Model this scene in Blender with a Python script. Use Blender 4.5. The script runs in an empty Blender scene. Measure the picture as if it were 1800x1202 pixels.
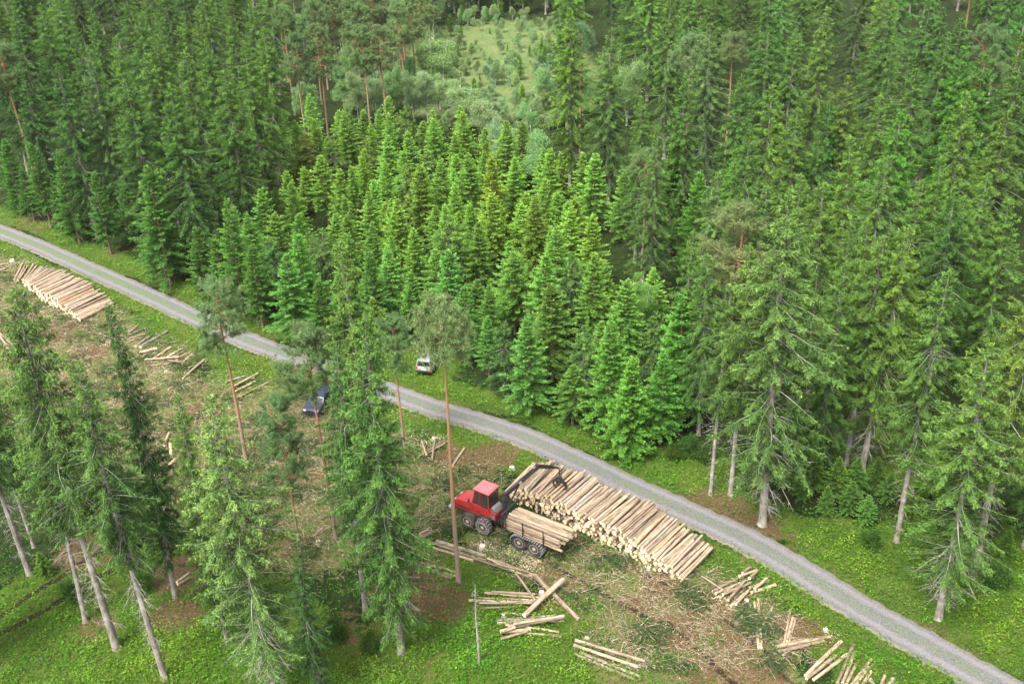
import bpy, bmesh, math, random
import numpy as np
from mathutils import Vector, Matrix

# ------------------------------------------------------------------ camera, light, exposure
H = 57.0
FPX = 1844.0
PITCH = math.radians(28.5)
ROLL = math.radians(-1.68)
scene = bpy.context.scene
COL = scene.collection
cam_d = bpy.data.cameras.new('camera')
cam_d.sensor_width = 36.0
cam_d.lens = 36.0 * FPX / 1800.0
cam_d.clip_start = 0.5
cam_d.clip_end = 6000
cam = bpy.data.objects.new('camera', cam_d)
COL.objects.link(cam)
CM = Matrix.Rotation(math.pi / 2 - PITCH, 3, 'X') @ Matrix.Rotation(ROLL, 3, 'Z')
cam.matrix_world = Matrix.Translation((0, 0, H)) @ CM.to_4x4()
scene.camera = cam

SUN_EL, SUN_AZ = math.radians(58), math.radians(215)      # azimuth clockwise from +Y
world = bpy.data.worlds.new("World")
scene.world = world
world.use_nodes = True
wn = world.node_tree
wn.nodes.clear()
sky = wn.nodes.new('ShaderNodeTexSky')
sky.sky_type = 'NISHITA'
sky.sun_disc = False
sky.sun_elevation = SUN_EL
sky.sun_rotation = SUN_AZ
sky.air_density = 1.0
sky.dust_density = 4.0
sky.ozone_density = 0.6
hsv = wn.nodes.new('ShaderNodeHueSaturation')
hsv.inputs['Saturation'].default_value = 0.15
bg = wn.nodes.new('ShaderNodeBackground')
bg.inputs['Strength'].default_value = 0.14
wo = wn.nodes.new('ShaderNodeOutputWorld')
wn.links.new(sky.outputs[0], hsv.inputs['Color'])
wn.links.new(hsv.outputs[0], bg.inputs[0])
wn.links.new(bg.outputs[0], wo.inputs[0])
sun_d = bpy.data.lights.new('sun', 'SUN')
sun_d.energy = 2.2
sun_d.angle = math.radians(20)
sun_d.color = (1.0, 0.96, 0.88)
sun = bpy.data.objects.new('sun', sun_d)
COL.objects.link(sun)
sd = Vector((math.sin(SUN_AZ) * math.cos(SUN_EL), math.cos(SUN_AZ) * math.cos(SUN_EL), math.sin(SUN_EL)))
sun.rotation_euler = sd.to_track_quat('Z', 'Y').to_euler()
scene.view_settings.view_transform = 'Standard'
scene.view_settings.look = 'None'
scene.view_settings.exposure = 1.62
scene.view_settings.gamma = 1.0
scene.render.engine = 'CYCLES'
scene.cycles.max_bounces = 6
scene.cycles.diffuse_bounces = 4
scene.cycles.transmission_bounces = 4
scene.cycles.volume_bounces = 0
scene.cycles.use_denoising = True
try:
    scene.cycles.denoiser = 'OPENIMAGEDENOISE'
except Exception:
    pass

rng = np.random.default_rng(7)
random.seed(7)


def G(px, py, h=0.0):
    """ground point (or point at height h) seen at a pixel of the 1800 x 1202 photograph"""
    d = CM @ Vector(((px - 900) / FPX, -(py - 601) / FPX, -1.0))
    t = (h - H) / d.z
    return Vector((d.x * t, d.y * t, h))


CMi = CM.transposed()


def PXL(p):
    q = CMi @ (Vector(p) - Vector((0, 0, H)))
    return 900 + FPX * q.x / -q.z, 601 - FPX * q.y / -q.z


def ordinal(n):
    if 10 <= n % 100 <= 20:
        return f"{n}th"
    return f"{n}{ {1: 'st', 2: 'nd', 3: 'rd'}.get(n % 10, 'th') }"


# ------------------------------------------------------------------ terrain height
def hnoise(x, y):
    x = np.asarray(x, float); y = np.asarray(y, float)
    return (0.16 * np.sin(x * .31 + 1.3 * np.sin(y * .21)) * np.sin(y * .27 + .7) + 0.09 * np.sin(x * .83 + y * .37 + 2) * np.sin(y * .71 - x * .2)
            + 0.05 * np.sin(x * 1.9 + 1.1 * np.sin(y * 1.3)) * np.sin(y * 2.1 + .4))


ROADPX = [(-420, 260), (-200, 335), (0, 406), (84, 440), (167, 478), (262, 520), (350, 562), (430, 597), (505, 624), (600, 655), (683, 689), (783, 724), (900, 759), (1000, 803), (1100, 852), (1200, 897), (1340, 962), (1500, 1062), (1656, 1150), (1760, 1208), (1950, 1320), (2250, 1500)]
ROAD = np.array([G(*p)[:2] for p in ROADPX])
# resample smoothly
def catmull(P, n=12):
    out = []
    for i in range(len(P) - 1):
        p0, p1, p2, p3 = P[max(i - 1, 0)], P[i], P[i + 1], P[min(i + 2, len(P) - 1)]
        for k in range(n):
            t = k / n
            out.append(.5 * ((2 * p1) + (-p0 + p2) * t + (2 * p0 - 5 * p1 + 4 * p2 - p3) * t * t + (-p0 + 3 * p1 - 3 * p2 + p3) * t ** 3))
    out.append(P[-1])
    return np.array(out)
ROADC = catmull(ROAD, 10)
for _ in range(20):
    ROADC[1:-1] = (ROADC[:-2] + 2 * ROADC[1:-1] + ROADC[2:]) / 4
RW = 1.5


def road_dist(x, y):
    """signed distance: positive on the far (forest) side"""
    x = np.asarray(x, float); y = np.asarray(y, float)
    sh = x.shape
    x = x.ravel(); y = y.ravel()
    best = np.full(x.shape, 1e9); sgn = np.ones(x.shape)
    R = ROADC[::3]
    for a, b in zip(R[:-1], R[1:]):
        d = b - a
        L2 = d @ d
        t = np.clip(((x - a[0]) * d[0] + (y - a[1]) * d[1]) / L2, 0, 1)
        ex = x - a[0] - t * d[0]; ey = y - a[1] - t * d[1]
        q = ex * ex + ey * ey
        m = q < best
        best = np.where(m, q, best)
        sgn = np.where(m, np.sign(d[0] * ey - d[1] * ex), sgn)
    return (np.sqrt(best) * sgn).reshape(sh)


def ground_z(x, y):
    d = np.abs(road_dist(x, y))
    k = np.clip((d - 2.0) / 3.0, 0, 1)
    z = hnoise(x, y) * k
    ditch = -0.22 * np.exp(-((d - 3.3) / .9) ** 2)
    return z + ditch * 0.8 - 0.02


def gz(x, y):
    return float(ground_z(np.array([x]), np.array([y]))[0])


# ------------------------------------------------------------------ materials
def new_mat(name):
    m = bpy.data.materials.new(name)
    m.use_nodes = True
    nt = m.node_tree
    nt.nodes.clear()
    out = nt.nodes.new('ShaderNodeOutputMaterial')
    return m, nt, out


def N(nt, t, **kw):
    n = nt.nodes.new(t)
    for k, v in kw.items():
        if k in n.inputs:
            n.inputs[k].default_value = v
        else:
            setattr(n, k, v)
    return n


def mixc(nt, fac, a, b, bt='MIX'):
    n = nt.nodes.new('ShaderNodeMix')
    n.data_type = 'RGBA'
    n.blend_type = bt
    for i, v in ((0, fac), (6, a), (7, b)):
        if hasattr(v, 'links') or hasattr(v, 'is_output'):
            nt.links.new(v, n.inputs[i])
        else:
            n.inputs[i].default_value = v if i == 0 else (*v, 1) if len(v) == 3 else v
    return n.outputs[2]


def noise(nt, scale, detail=3, rough=.6, vec=None, dist=0):
    n = nt.nodes.new('ShaderNodeTexNoise')
    n.inputs['Scale'].default_value = scale
    n.inputs['Detail'].default_value = detail
    n.inputs['Roughness'].default_value = rough
    n.inputs['Distortion'].default_value = dist
    if vec is not None:
        nt.links.new(vec, n.inputs['Vector'])
    return n.outputs[0]


def ramp(nt, fac, stops):
    n = nt.nodes.new('ShaderNodeValToRGB')
    cr = n.color_ramp
    while len(cr.elements) < len(stops):
        cr.elements.new(.5)
    for e, (p, c) in zip(cr.elements, stops):
        e.position = p
        e.color = (*c, 1) if not isinstance(c, (int, float)) else (c, c, c, 1)
    nt.links.new(fac, n.inputs[0])
    return n.outputs[0]


def math_n(nt, op, a, b=None, clamp=False):
    n = nt.nodes.new('ShaderNodeMath')
    n.operation = op
    n.use_clamp = clamp
    for i, v in enumerate((a, b)):
        if v is None:
            continue
        if isinstance(v, (int, float)):
            n.inputs[i].default_value = v
        else:
            nt.links.new(v, n.inputs[i])
    return n.outputs[0]


def bsdf(nt, out, color, rough=.8, metal=0, spec=.3, bump=None, bstr=.3, bdist=.02):
    b = nt.nodes.new('ShaderNodeBsdfPrincipled')
    if hasattr(color, 'is_output'):
        nt.links.new(color, b.inputs['Base Color'])
    else:
        b.inputs['Base Color'].default_value = (*color, 1)
    b.inputs['Roughness'].default_value = rough
    b.inputs['Metallic'].default_value = metal
    b.inputs['Specular IOR Level'].default_value = spec
    if bump is not None:
        bn = nt.nodes.new('ShaderNodeBump')
        bn.inputs['Strength'].default_value = bstr
        bn.inputs['Distance'].default_value = bdist
        nt.links.new(bump, bn.inputs['Height'])
        nt.links.new(bn.outputs[0], b.inputs['Normal'])
    nt.links.new(b.outputs[0], out.inputs[0])
    return b


def geo_pos(nt):
    return nt.nodes.new('ShaderNodeNewGeometry').outputs['Position']


def obj_pos(nt):
    return nt.nodes.new('ShaderNodeTexCoord').outputs['Object']


def foliage_mat(name, dark, mid, tip, transl=.3, hue=.03, val=.35):
    """Col.r = how young the shoot is, on spruces also painted light on crown tops, Col.g = random per twig, object colour tints the whole tree"""
    m, nt, out = new_mat(name)
    at = N(nt, 'ShaderNodeAttribute', attribute_name='Col')
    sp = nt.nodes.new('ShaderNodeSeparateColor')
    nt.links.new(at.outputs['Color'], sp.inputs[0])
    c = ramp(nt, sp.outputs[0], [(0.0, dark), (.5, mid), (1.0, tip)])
    oi = nt.nodes.new('ShaderNodeObjectInfo')
    h = nt.nodes.new('ShaderNodeHueSaturation')
    r1 = math_n(nt, 'MULTIPLY_ADD', sp.outputs[1], val); r1.node.inputs[2].default_value = 1 - val / 2
    nt.links.new(r1, h.inputs['Value'])
    r2 = math_n(nt, 'MULTIPLY_ADD', sp.outputs[2], hue); r2.node.inputs[2].default_value = .5 - hue / 2
    nt.links.new(r2, h.inputs['Hue'])
    nt.links.new(c, h.inputs['Color'])
    c2 = mixc(nt, 1.0, h.outputs[0], oi.outputs['Color'], 'MULTIPLY')
    b = nt.nodes.new('ShaderNodeBsdfPrincipled')
    b.inputs['Roughness'].default_value = .65
    b.inputs['Specular IOR Level'].default_value = .08
    nt.links.new(c2, b.inputs['Base Color'])
    t = nt.nodes.new('ShaderNodeBsdfTranslucent')
    nt.links.new(c2, t.inputs[0])
    mx = nt.nodes.new('ShaderNodeMixShader')
    mx.inputs[0].default_value = transl
    nt.links.new(b.outputs[0], mx.inputs[1])
    nt.links.new(t.outputs[0], mx.inputs[2])
    nt.links.new(mx.outputs[0], out.inputs[0])
    return m


def bark_mat(name, c1, c2, c3=None, scale=6, zsplit=None):
    m, nt, out = new_mat(name)
    op = obj_pos(nt)
    mp = nt.nodes.new('ShaderNodeMapping')
    mp.inputs['Scale'].default_value = (1, 1, .25)
    nt.links.new(op, mp.inputs[0])
    n1 = noise(nt, scale, 4, .7, mp.outputs[0])
    col = ramp(nt, n1, [(.3, c1), (.7, c2)])
    n2 = noise(nt, 1.2, 2, .5, op)
    if c3 is not None and zsplit is None:
        col = mixc(nt, ramp(nt, n2, [(.45, 0), (.65, 1)]), col, c3)
    if zsplit is not None:                      # bark changes up the stem (pine: grey below, orange above)
        sx = nt.nodes.new('ShaderNodeSeparateXYZ')
        nt.links.new(op, sx.inputs[0])
        z = math_n(nt, 'MULTIPLY_ADD', n2, 5.0); nt.links.new(sx.outputs[2], z.node.inputs[2])
        f = ramp(nt, math_n(nt, 'DIVIDE', z, 20.0), [(zsplit / 20, 0), ((zsplit + 4) / 20, 1)])
        col = mixc(nt, f, col, c3)
    bsdf(nt, out, col, .9, 0, .15, n1, .5, .03)
    return m


M = {}
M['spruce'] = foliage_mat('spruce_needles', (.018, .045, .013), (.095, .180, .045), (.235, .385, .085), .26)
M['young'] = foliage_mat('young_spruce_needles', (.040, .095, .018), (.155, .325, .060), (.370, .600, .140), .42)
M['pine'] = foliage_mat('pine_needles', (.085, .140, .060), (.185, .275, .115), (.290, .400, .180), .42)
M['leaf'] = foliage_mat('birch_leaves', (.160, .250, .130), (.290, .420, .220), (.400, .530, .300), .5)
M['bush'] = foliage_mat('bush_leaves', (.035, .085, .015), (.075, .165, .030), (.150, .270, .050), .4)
M['bark'] = bark_mat('spruce_bark', (.13, .11, .09), (.27, .24, .205), (.33, .31, .27), 7)
M['wood'] = bark_mat('grey_branch', (.22, .21, .18), (.42, .41, .36), None, 9)
M['youngbark'] = bark_mat('young_bark', (.12, .08, .05), (.24, .17, .11), None, 8)
M['pinebark'] = bark_mat('pine_bark', (.17, .12, .09), (.30, .23, .18), (.30, .165, .095), 7, zsplit=5.5)
M['pinebranch'] = bark_mat('pine_branch', (.30, .15, .07), (.40, .24, .13), None, 7)
M['birchbark'] = bark_mat('birch_bark', (.30, .28, .25), (.62, .60, .56), (.10, .09, .08), 5)
M['deadwood'] = bark_mat('dead_wood', (.22, .20, .17), (.46, .43, .38), None, 8)


# ------------------------------------------------------------------ fast meshes
def mesh_np(name, blocks, mats, smooth=False):
    """blocks: list of (V (n,3), F (m,k), mat index, Col (n,3) or None)"""
    me = bpy.data.meshes.new(name)
    Vs, loops, starts, tots, mi, cols = [], [], [], [], [], []
    off = 0
    ls = 0
    for V, F, k, c in blocks:
        if len(F) == 0:
            continue
        V = np.asarray(V, np.float32); F = np.asarray(F, np.int32)
        Vs.append(V)
        loops.append((F + off).ravel())
        n = F.shape[1]
        starts.append(ls + np.arange(len(F), dtype=np.int32) * n)
        tots.append(np.full(len(F), n, np.int32))
        mi.append(np.full(len(F), k, np.int32))
        cc = np.full((len(V), 4), .5, np.float32); cc[:, 3] = 1
        if c is not None:
            cc[:, :3] = c
        cols.append(cc)
        off += len(V); ls += F.size
    V = np.concatenate(Vs); L = np.concatenate(loops)
    S = np.concatenate(starts); T = np.concatenate(tots)
    me.vertices.add(len(V)); me.vertices.foreach_set('co', V.ravel())
    me.loops.add(len(L)); me.loops.foreach_set('vertex_index', L)
    me.polygons.add(len(S)); me.polygons.foreach_set('loop_start', S)
    try:
        me.polygons.foreach_set('loop_total', T)
    except Exception:
        pass
    me.polygons.foreach_set('material_index', np.concatenate(mi))
    if smooth:
        me.polygons.foreach_set('use_smooth', np.ones(len(S), bool))
    a = me.color_attributes.new('Col', 'FLOAT_COLOR', 'POINT')
    a.data.foreach_set('color', np.concatenate(cols).ravel())
    for m in mats:
        me.materials.append(m)
    me.update(calc_edges=True)
    return me


def link(name, me, parent=None, loc=None):
    o = bpy.data.objects.new(name, me)
    COL.objects.link(o)
    if parent is not None:
        o.parent = parent
    if loc is not None:
        o.location = loc
    return o


def tag(o, label=None, cat=None, group=None, kind=None):
    if label: o['label'] = label
    if cat: o['category'] = cat
    if group: o['group'] = group
    if kind: o['kind'] = kind
    return o


def nrm(a):
    return a / np.maximum(np.linalg.norm(a, axis=-1, keepdims=True), 1e-9)


def tubes(P, Rr, sides=3):
    """P (n,k,3) polylines, Rr (n,k) radii -> V, F"""
    n, k, _ = P.shape
    T = np.gradient(P, axis=1)
    T = nrm(T)
    ref = np.where(np.abs(T[..., 2:3]) > .9, np.array([1., 0, 0]), np.array([0, 0, 1.]))
    A = nrm(np.cross(T, ref)); B = np.cross(T, A)
    ang = np.arange(sides) * 2 * math.pi / sides
    V = P[:, :, None, :] + Rr[:, :, None, None] * (A[:, :, None, :] * np.cos(ang)[None, None, :, None] + B[:, :, None, :] * np.sin(ang)[None, None, :, None])
    idx = np.arange(n * k * sides).reshape(n, k, sides)
    a = idx[:, :-1, :]; b = idx[:, 1:, :]
    F = np.stack([a, np.roll(a, -1, 2), np.roll(b, -1, 2), b], -1).reshape(-1, 4)
    return V.reshape(-1, 3), F


def blades(P, D, L, W, Nn, tip0, tip1, r, g):
    """leaf-like quads from P along D"""
    n = len(P)
    D = nrm(D)
    S = nrm(np.cross(D, Nn)) * (W * .5)[:, None]
    mid = P + D * (L * .5)[:, None] + nrm(np.cross(S, D)) * (W * .22)[:, None]
    V = np.stack([P, mid + S, P + D * L[:, None], mid - S], 1).reshape(-1, 3)
    F = np.arange(4 * n).reshape(n, 4)
    C = np.zeros((n, 4, 3))
    C[:, 0, 0] = tip0; C[:, 1, 0] = (tip0 + tip1) / 2; C[:, 3, 0] = (tip0 + tip1) / 2; C[:, 2, 0] = tip1
    C[:, :, 1] = r[:, None]; C[:, :, 2] = g[:, None]
    return V, F, C.reshape(-1, 3)


def trunk_mesh(name, pts, rad, mat, sides=10, rs=None, bark_noise=.05):
    rs = rs or np.random.default_rng(1)
    P = np.array(pts)[None]; R_ = np.array(rad)[None]
    V, F = tubes(P, R_, sides)
    k = len(pts)
    base = V[:sides]
    V[:sides] += (base - pts[0]) * rs.uniform(0, .35, (sides, 1))
    return mesh_np(name, [(V, F, 0, None)], [mat], True)


# ------------------------------------------------------------------ spruce
def spruce(seed, Ht, R, cb, spacing=.42, per=5.5, kind='mature', dens=1.0, wscale=1.0, dead=20, gap=.2, second=True):
    rs = np.random.default_rng(seed)
    young = kind == 'young'
    # trunk
    zz = np.linspace(0, 1, 14)
    lean = rs.normal(0, .012, 2)
    bend = rs.normal(0, .22 if not young else .05, 2)
    def axis(z):
        u = z / Ht
        return np.stack([lean[0] * z + bend[0] * np.sin(u * 3), lean[1] * z + bend[1] * np.sin(u * 2.6), z], -1)
    r0 = .0098 * Ht if not young else .011 * Ht
    tz = np.concatenate([[-.4, .0, .25, .7], np.linspace(1.5, Ht, 12)])
    tr = r0 * (1 - np.clip(tz, 0, Ht) / Ht) ** .8 + .012
    tr[:3] *= (1.55, 1.35, 1.15)
    tpts = axis(np.clip(tz, -.4, Ht)); tpts[:, 2] = tz
    # whorls
    zs = []
    z = cb * Ht
    while z < Ht * .99:
        zs.append(z)
        u = (z / Ht - cb) / (1 - cb)
        z += spacing * rs.uniform(.6, 1.4) * (1 - .35 * u)
    B0, AZ, LN, UU = [], [], [], []
    phase = rs.uniform(0, 6.28, 6)
    for z in zs:
        u = (z / Ht - cb) / (1 - cb)
        wk = rs.uniform(.72, 1.18)
        if young:
            prof = (1 - u) ** .88 * min(1, .75 + 1.6 * u) + .03
        else:
            prof = float(np.interp(u, [0, .12, .35, .62, .85, 1], [.66, .90, 1.0, .78, .36, .03]))
        k = max(3, int(round(rs.normal(per, .8) * (1 if u < .9 else .8))))
        a0 = rs.uniform(0, 6.28)
        for j in range(k):
            az = a0 + j * 6.283 / k + rs.normal(0, .22)
            g = math.sin(az * 2 + phase[0] + z * .5) * math.sin(az + phase[1] - z * .33) + .6 * math.sin(az * 3 + phase[2] + z * 1.1)
            l = R * prof * (1 + (.16 if not young else .08) * g) * (rs.uniform(.68, 1.15) if young else rs.uniform(.45, 1.22)) * wk
            if not young and rs.random() < gap * (.5 + .5 * (g < -.3)):
                if rs.random() < .6: continue
                l *= .5
            B0.append(z + rs.normal(0, .13)); AZ.append(az); LN.append(max(l, .12)); UU.append(u)
    B0 = np.array(B0); AZ = np.array(AZ); LN = np.array(LN); UU = np.array(UU)
    n = len(B0)
    K = 7
    t = np.linspace(0, 1, K)[None, :]
    if young:
        a = np.interp(UU, [0, .4, .8, 1], [-.10, .12, .45, .95]); b = np.interp(UU, [0, .5, 1], [-.22, -.15, 0]); c = np.full(n, .14)
    else:
        a = np.interp(UU, [0, .3, .7, .9, 1], [-.12, .02, .16, .5, 1.0]) + rs.normal(0, .13, n)
        b = np.interp(UU, [0, .5, .85, 1], [-.50, -.55, -.35, 0]) * rs.uniform(.7, 1.3, n); c = np.interp(UU, [0, 1], [.30, .18])
    hor = LN[:, None] * t
    ver = LN[:, None] * (a[:, None] * t + b[:, None] * t ** 2 + c[:, None] * t ** 3)
    ax = axis(B0)
    side = rs.normal(0, .10 if young else .22, n)[:, None] * t ** 2 * LN[:, None]
    ca, sa = np.cos(AZ)[:, None], np.sin(AZ)[:, None]
    BP = np.stack([ax[:, 0:1] + ca * hor - sa * side, ax[:, 1:2] + sa * hor + ca * side, ax[:, 2:3] + ver], -1)
    BR = (.007 + .010 * LN)[:, None] * np.clip(1 - 1.25 * t, .06, 1)
    BV, BF = tubes(BP, BR, 3)
    # twigs on the branches
    per_b = np.maximum(6, (LN * (23 if young else 25) * dens)).astype(int)
    bi = np.repeat(np.arange(n), per_b)
    m = len(bi)
    tt = rs.beta(1.25 if young else 1.6, 1.0, m) * .92 + .08
    f = tt * (K - 1); i0 = np.minimum(f.astype(int), K - 2); fr = (f - i0)[:, None]
    P = BP[bi, i0] * (1 - fr) + BP[bi, i0 + 1] * fr
    T = nrm(BP[bi, i0 + 1] - BP[bi, i0])
    Sd = np.stack([-np.sin(AZ[bi]), np.cos(AZ[bi]), np.zeros(m)], -1) * np.where(rs.random(m) < .5, -1, 1)[:, None]
    ang = rs.uniform(.5, 1.15, m)
    D = T * np.cos(ang)[:, None] + Sd * np.sin(ang)[:, None]
    if young:
        D[:, 2] += rs.uniform(-.45, .45, m)
        L = (.12 + .27 * LN[bi] ** .6 * (1.05 - tt)) * rs.uniform(.7, 1.2, m)
    else:
        hang = rs.random(m)
        dn = np.where(hang < .68, rs.uniform(.8, 4.0, m), rs.uniform(-.35, .4, m)) * np.interp(UU[bi], [0, .75, .93, 1], [1, .8, .2, 0])
        D[:, :2] += rs.normal(0, .3, (m, 2))
        D[:, 2] -= dn
        L = (.14 + .27 * LN[bi] ** .5 * (1.1 - tt)) * rs.uniform(.6, 1.5, m) * np.where(dn > .8, 1.35, 1)
    D = nrm(D)
    br_r = rs.random(n)[bi] * .6 + rs.random(m) * .4
    br_g = rs.random(n)[bi] * .5 + rs.random(m) * .5
    Nn = nrm(np.stack([rs.normal(0, .45, m), rs.normal(0, .45, m), np.ones(m)], -1))
    if not young:
        Nn = nrm(Nn + np.stack([np.cos(AZ[bi]), np.sin(AZ[bi]), np.zeros(m)], -1) * np.clip(dn, 0, 1.5)[:, None])
    W = (.080 if young else .060) * rs.uniform(.7, 1.3, m) * wscale
    base_t = np.clip((tt - .15) * (.62 if young else .55) * (.70 + .6 * UU[bi] if young else .55 + .85 * UU[bi]) + rs.normal(0, .07, m), 0, 1)  # younger outward; crown tops yellower, and brightened as if lit from above
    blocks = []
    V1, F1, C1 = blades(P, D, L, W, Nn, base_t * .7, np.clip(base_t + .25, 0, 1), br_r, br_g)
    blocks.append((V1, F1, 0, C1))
    # shoots along twigs
    if second:
        ns = 3 if young else 3
        ti = np.repeat(np.arange(m), ns)
        q = rs.uniform(.25, 1.0, len(ti))
        P2 = P[ti] + D[ti] * (L[ti] * q)[:, None]
        S2 = nrm(np.cross(D[ti], Nn[ti])) * np.where(rs.random(len(ti)) < .5, -1, 1)[:, None]
        D2 = nrm(D[ti] * rs.uniform(.5, 1.1, len(ti))[:, None] + S2 * rs.uniform(.3, 1.0, len(ti))[:, None] + rs.normal(0, .18, (len(ti), 3)) + (np.array([0, 0, .12]) if young else np.array([0, 0, -.22])))
        L2 = rs.uniform(.08, .18, len(ti)) * (1.0 if young else 1.15)
        W2 = rs.uniform(.04, .07, len(ti)) * (1 if young else .8) * wscale
        N2 = nrm(Nn[ti] + rs.normal(0, .5, (len(ti), 3)))
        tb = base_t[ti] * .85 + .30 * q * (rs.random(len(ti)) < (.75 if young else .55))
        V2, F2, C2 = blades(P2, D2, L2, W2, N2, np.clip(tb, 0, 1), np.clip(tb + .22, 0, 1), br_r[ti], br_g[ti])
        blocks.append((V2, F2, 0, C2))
    # brush around the spine and the tip shoot
    ti = np.repeat(np.arange(n), 5)
    q = rs.uniform(.35, 1.0, len(ti)) ** .7
    f = q * (K - 1) * .999; i0 = f.astype(int); fr = (f - i0)[:, None]
    P3 = BP[ti, i0] * (1 - fr) + BP[ti, i0 + 1] * fr
    T3 = nrm(BP[ti, i0 + 1] - BP[ti, i0])
    D3 = nrm(T3 + rs.normal(0, .22, (len(ti), 3)) + np.array([0, 0, .10]))
    L3 = rs.uniform(.16, .34, len(ti)); W3 = rs.uniform(.06, .10, len(ti)) * wscale
    N3 = nrm(rs.normal(0, .8, (len(ti), 3)) + np.array([0, 0, 1.]))
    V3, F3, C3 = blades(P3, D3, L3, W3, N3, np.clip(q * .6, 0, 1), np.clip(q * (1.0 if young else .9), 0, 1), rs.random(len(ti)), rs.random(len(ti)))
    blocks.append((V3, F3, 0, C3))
    # leader
    nl = 34
    zl = Ht - rs.uniform(0, 1, nl) ** 1.3 * (1.0 if young else .8)
    PL = axis(zl); al = rs.uniform(0, 6.28, nl)
    DL = np.stack([np.cos(al), np.sin(al), rs.uniform(.6, 1.6, nl)], -1)
    VL, FL, CL = blades(PL, DL, rs.uniform(.1, .24, nl), np.full(nl, .06) * wscale, nrm(rs.normal(0, 1, (nl, 3))), np.full(nl, .6), np.full(nl, 1.), rs.random(nl), rs.random(nl))
    blocks.append((VL, FL, 0, CL))
    # dead branches below / inside the crown
    nd = dead
    dead_me = None
    if nd:
        zd = rs.uniform(.06, cb + .12, nd) * Ht
        ad = rs.uniform(0, 6.28, nd)
        ld = R * rs.uniform(.25, .85, nd) * np.clip(zd / (cb * Ht + .1), .35, 1)
        Kd = 5; td = np.linspace(0, 1, Kd)[None]
        axd = axis(zd)
        hd = ld[:, None] * td; vd = ld[:, None] * (rs.uniform(-.3, .15, nd)[:, None] * td - .35 * td ** 2)
        DP = np.stack([axd[:, 0:1] + np.cos(ad)[:, None] * hd, axd[:, 1:2] + np.sin(ad)[:, None] * hd, axd[:, 2:3] + vd], -1)
        DR = (.012 + .006 * ld)[:, None] * (1 - .8 * td)
        dv, df = tubes(DP, DR, 3)
        # side twiglets
        si = np.repeat(np.arange(nd), 6)
        q = rs.uniform(.3, 1, len(si)); f = q * (Kd - 1) * .999; i0 = f.astype(int); fr = (f - i0)[:, None]
        SP = DP[si, i0] * (1 - fr) + DP[si, i0 + 1] * fr
        sdv = nrm(np.stack([np.cos(ad[si]), np.sin(ad[si]), np.zeros(len(si))], -1) + rs.normal(0, .8, (len(si), 3)))
        sl = rs.uniform(.2, .6, len(si))
        S1 = np.stack([SP, SP + sdv * (sl * .5)[:, None] + [0, 0, -.02], SP + sdv * sl[:, None] + [0, 0, -.1]], 1)
        sv, sf = tubes(S1, np.tile(np.array([.007, .005, .002]), (len(si), 1)), 3)
        dead_me = (np.concatenate([dv, sv]), np.concatenate([df, sf + len(dv)]))
    return tpts, tr, (BV, BF), blocks, dead_me


class Proto:
    """meshes of one kind of tree; place() links a thing with its parts"""
    def __init__(self, name, parts, Ht):
        self.name = name; self.parts = parts; self.Ht = Ht

    def place(self, x, y, h, rz, color, label=None, cat=None, group=None, sxy=None, lean=None):
        e = bpy.data.objects.new(self.name, None)
        e.empty_display_size = .5
        COL.objects.link(e)
        s = h / self.Ht
        e.location = (x, y, gz(x, y) - .05)
        e.rotation_euler = (lean[0] if lean else 0, lean[1] if lean else 0, rz)
        w = sxy or s
        e.scale = (w, w, s)
        for pn, me in self.parts:
            o = bpy.data.objects.new(pn, me)
            COL.objects.link(o)
            o.parent = e
            o.color = (*color, 1)
        tag(e, label, cat, group)
        return e


def make_spruce(name, seed, Ht, R, cb, mat, bark, **kw):
    tp, tr, br, blocks, dead = spruce(seed, Ht, R, cb, **kw)
    tm = trunk_mesh('trunk', tp, tr, M[bark], 10, np.random.default_rng(seed))
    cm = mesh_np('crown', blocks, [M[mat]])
    bm_ = mesh_np('branches', [(br[0], br[1], 0, None)], [M['wood' if mat == 'spruce' else 'youngbark']], True)
    parts = [('trunk', tm), ('branches', bm_), ('crown', cm)]
    if dead is not None:
        parts.append(('dead_branches', mesh_np('dead_branches', [(dead[0], dead[1], 0, None)], [M['deadwood']], True)))
    return Proto(name, parts, Ht)


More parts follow.
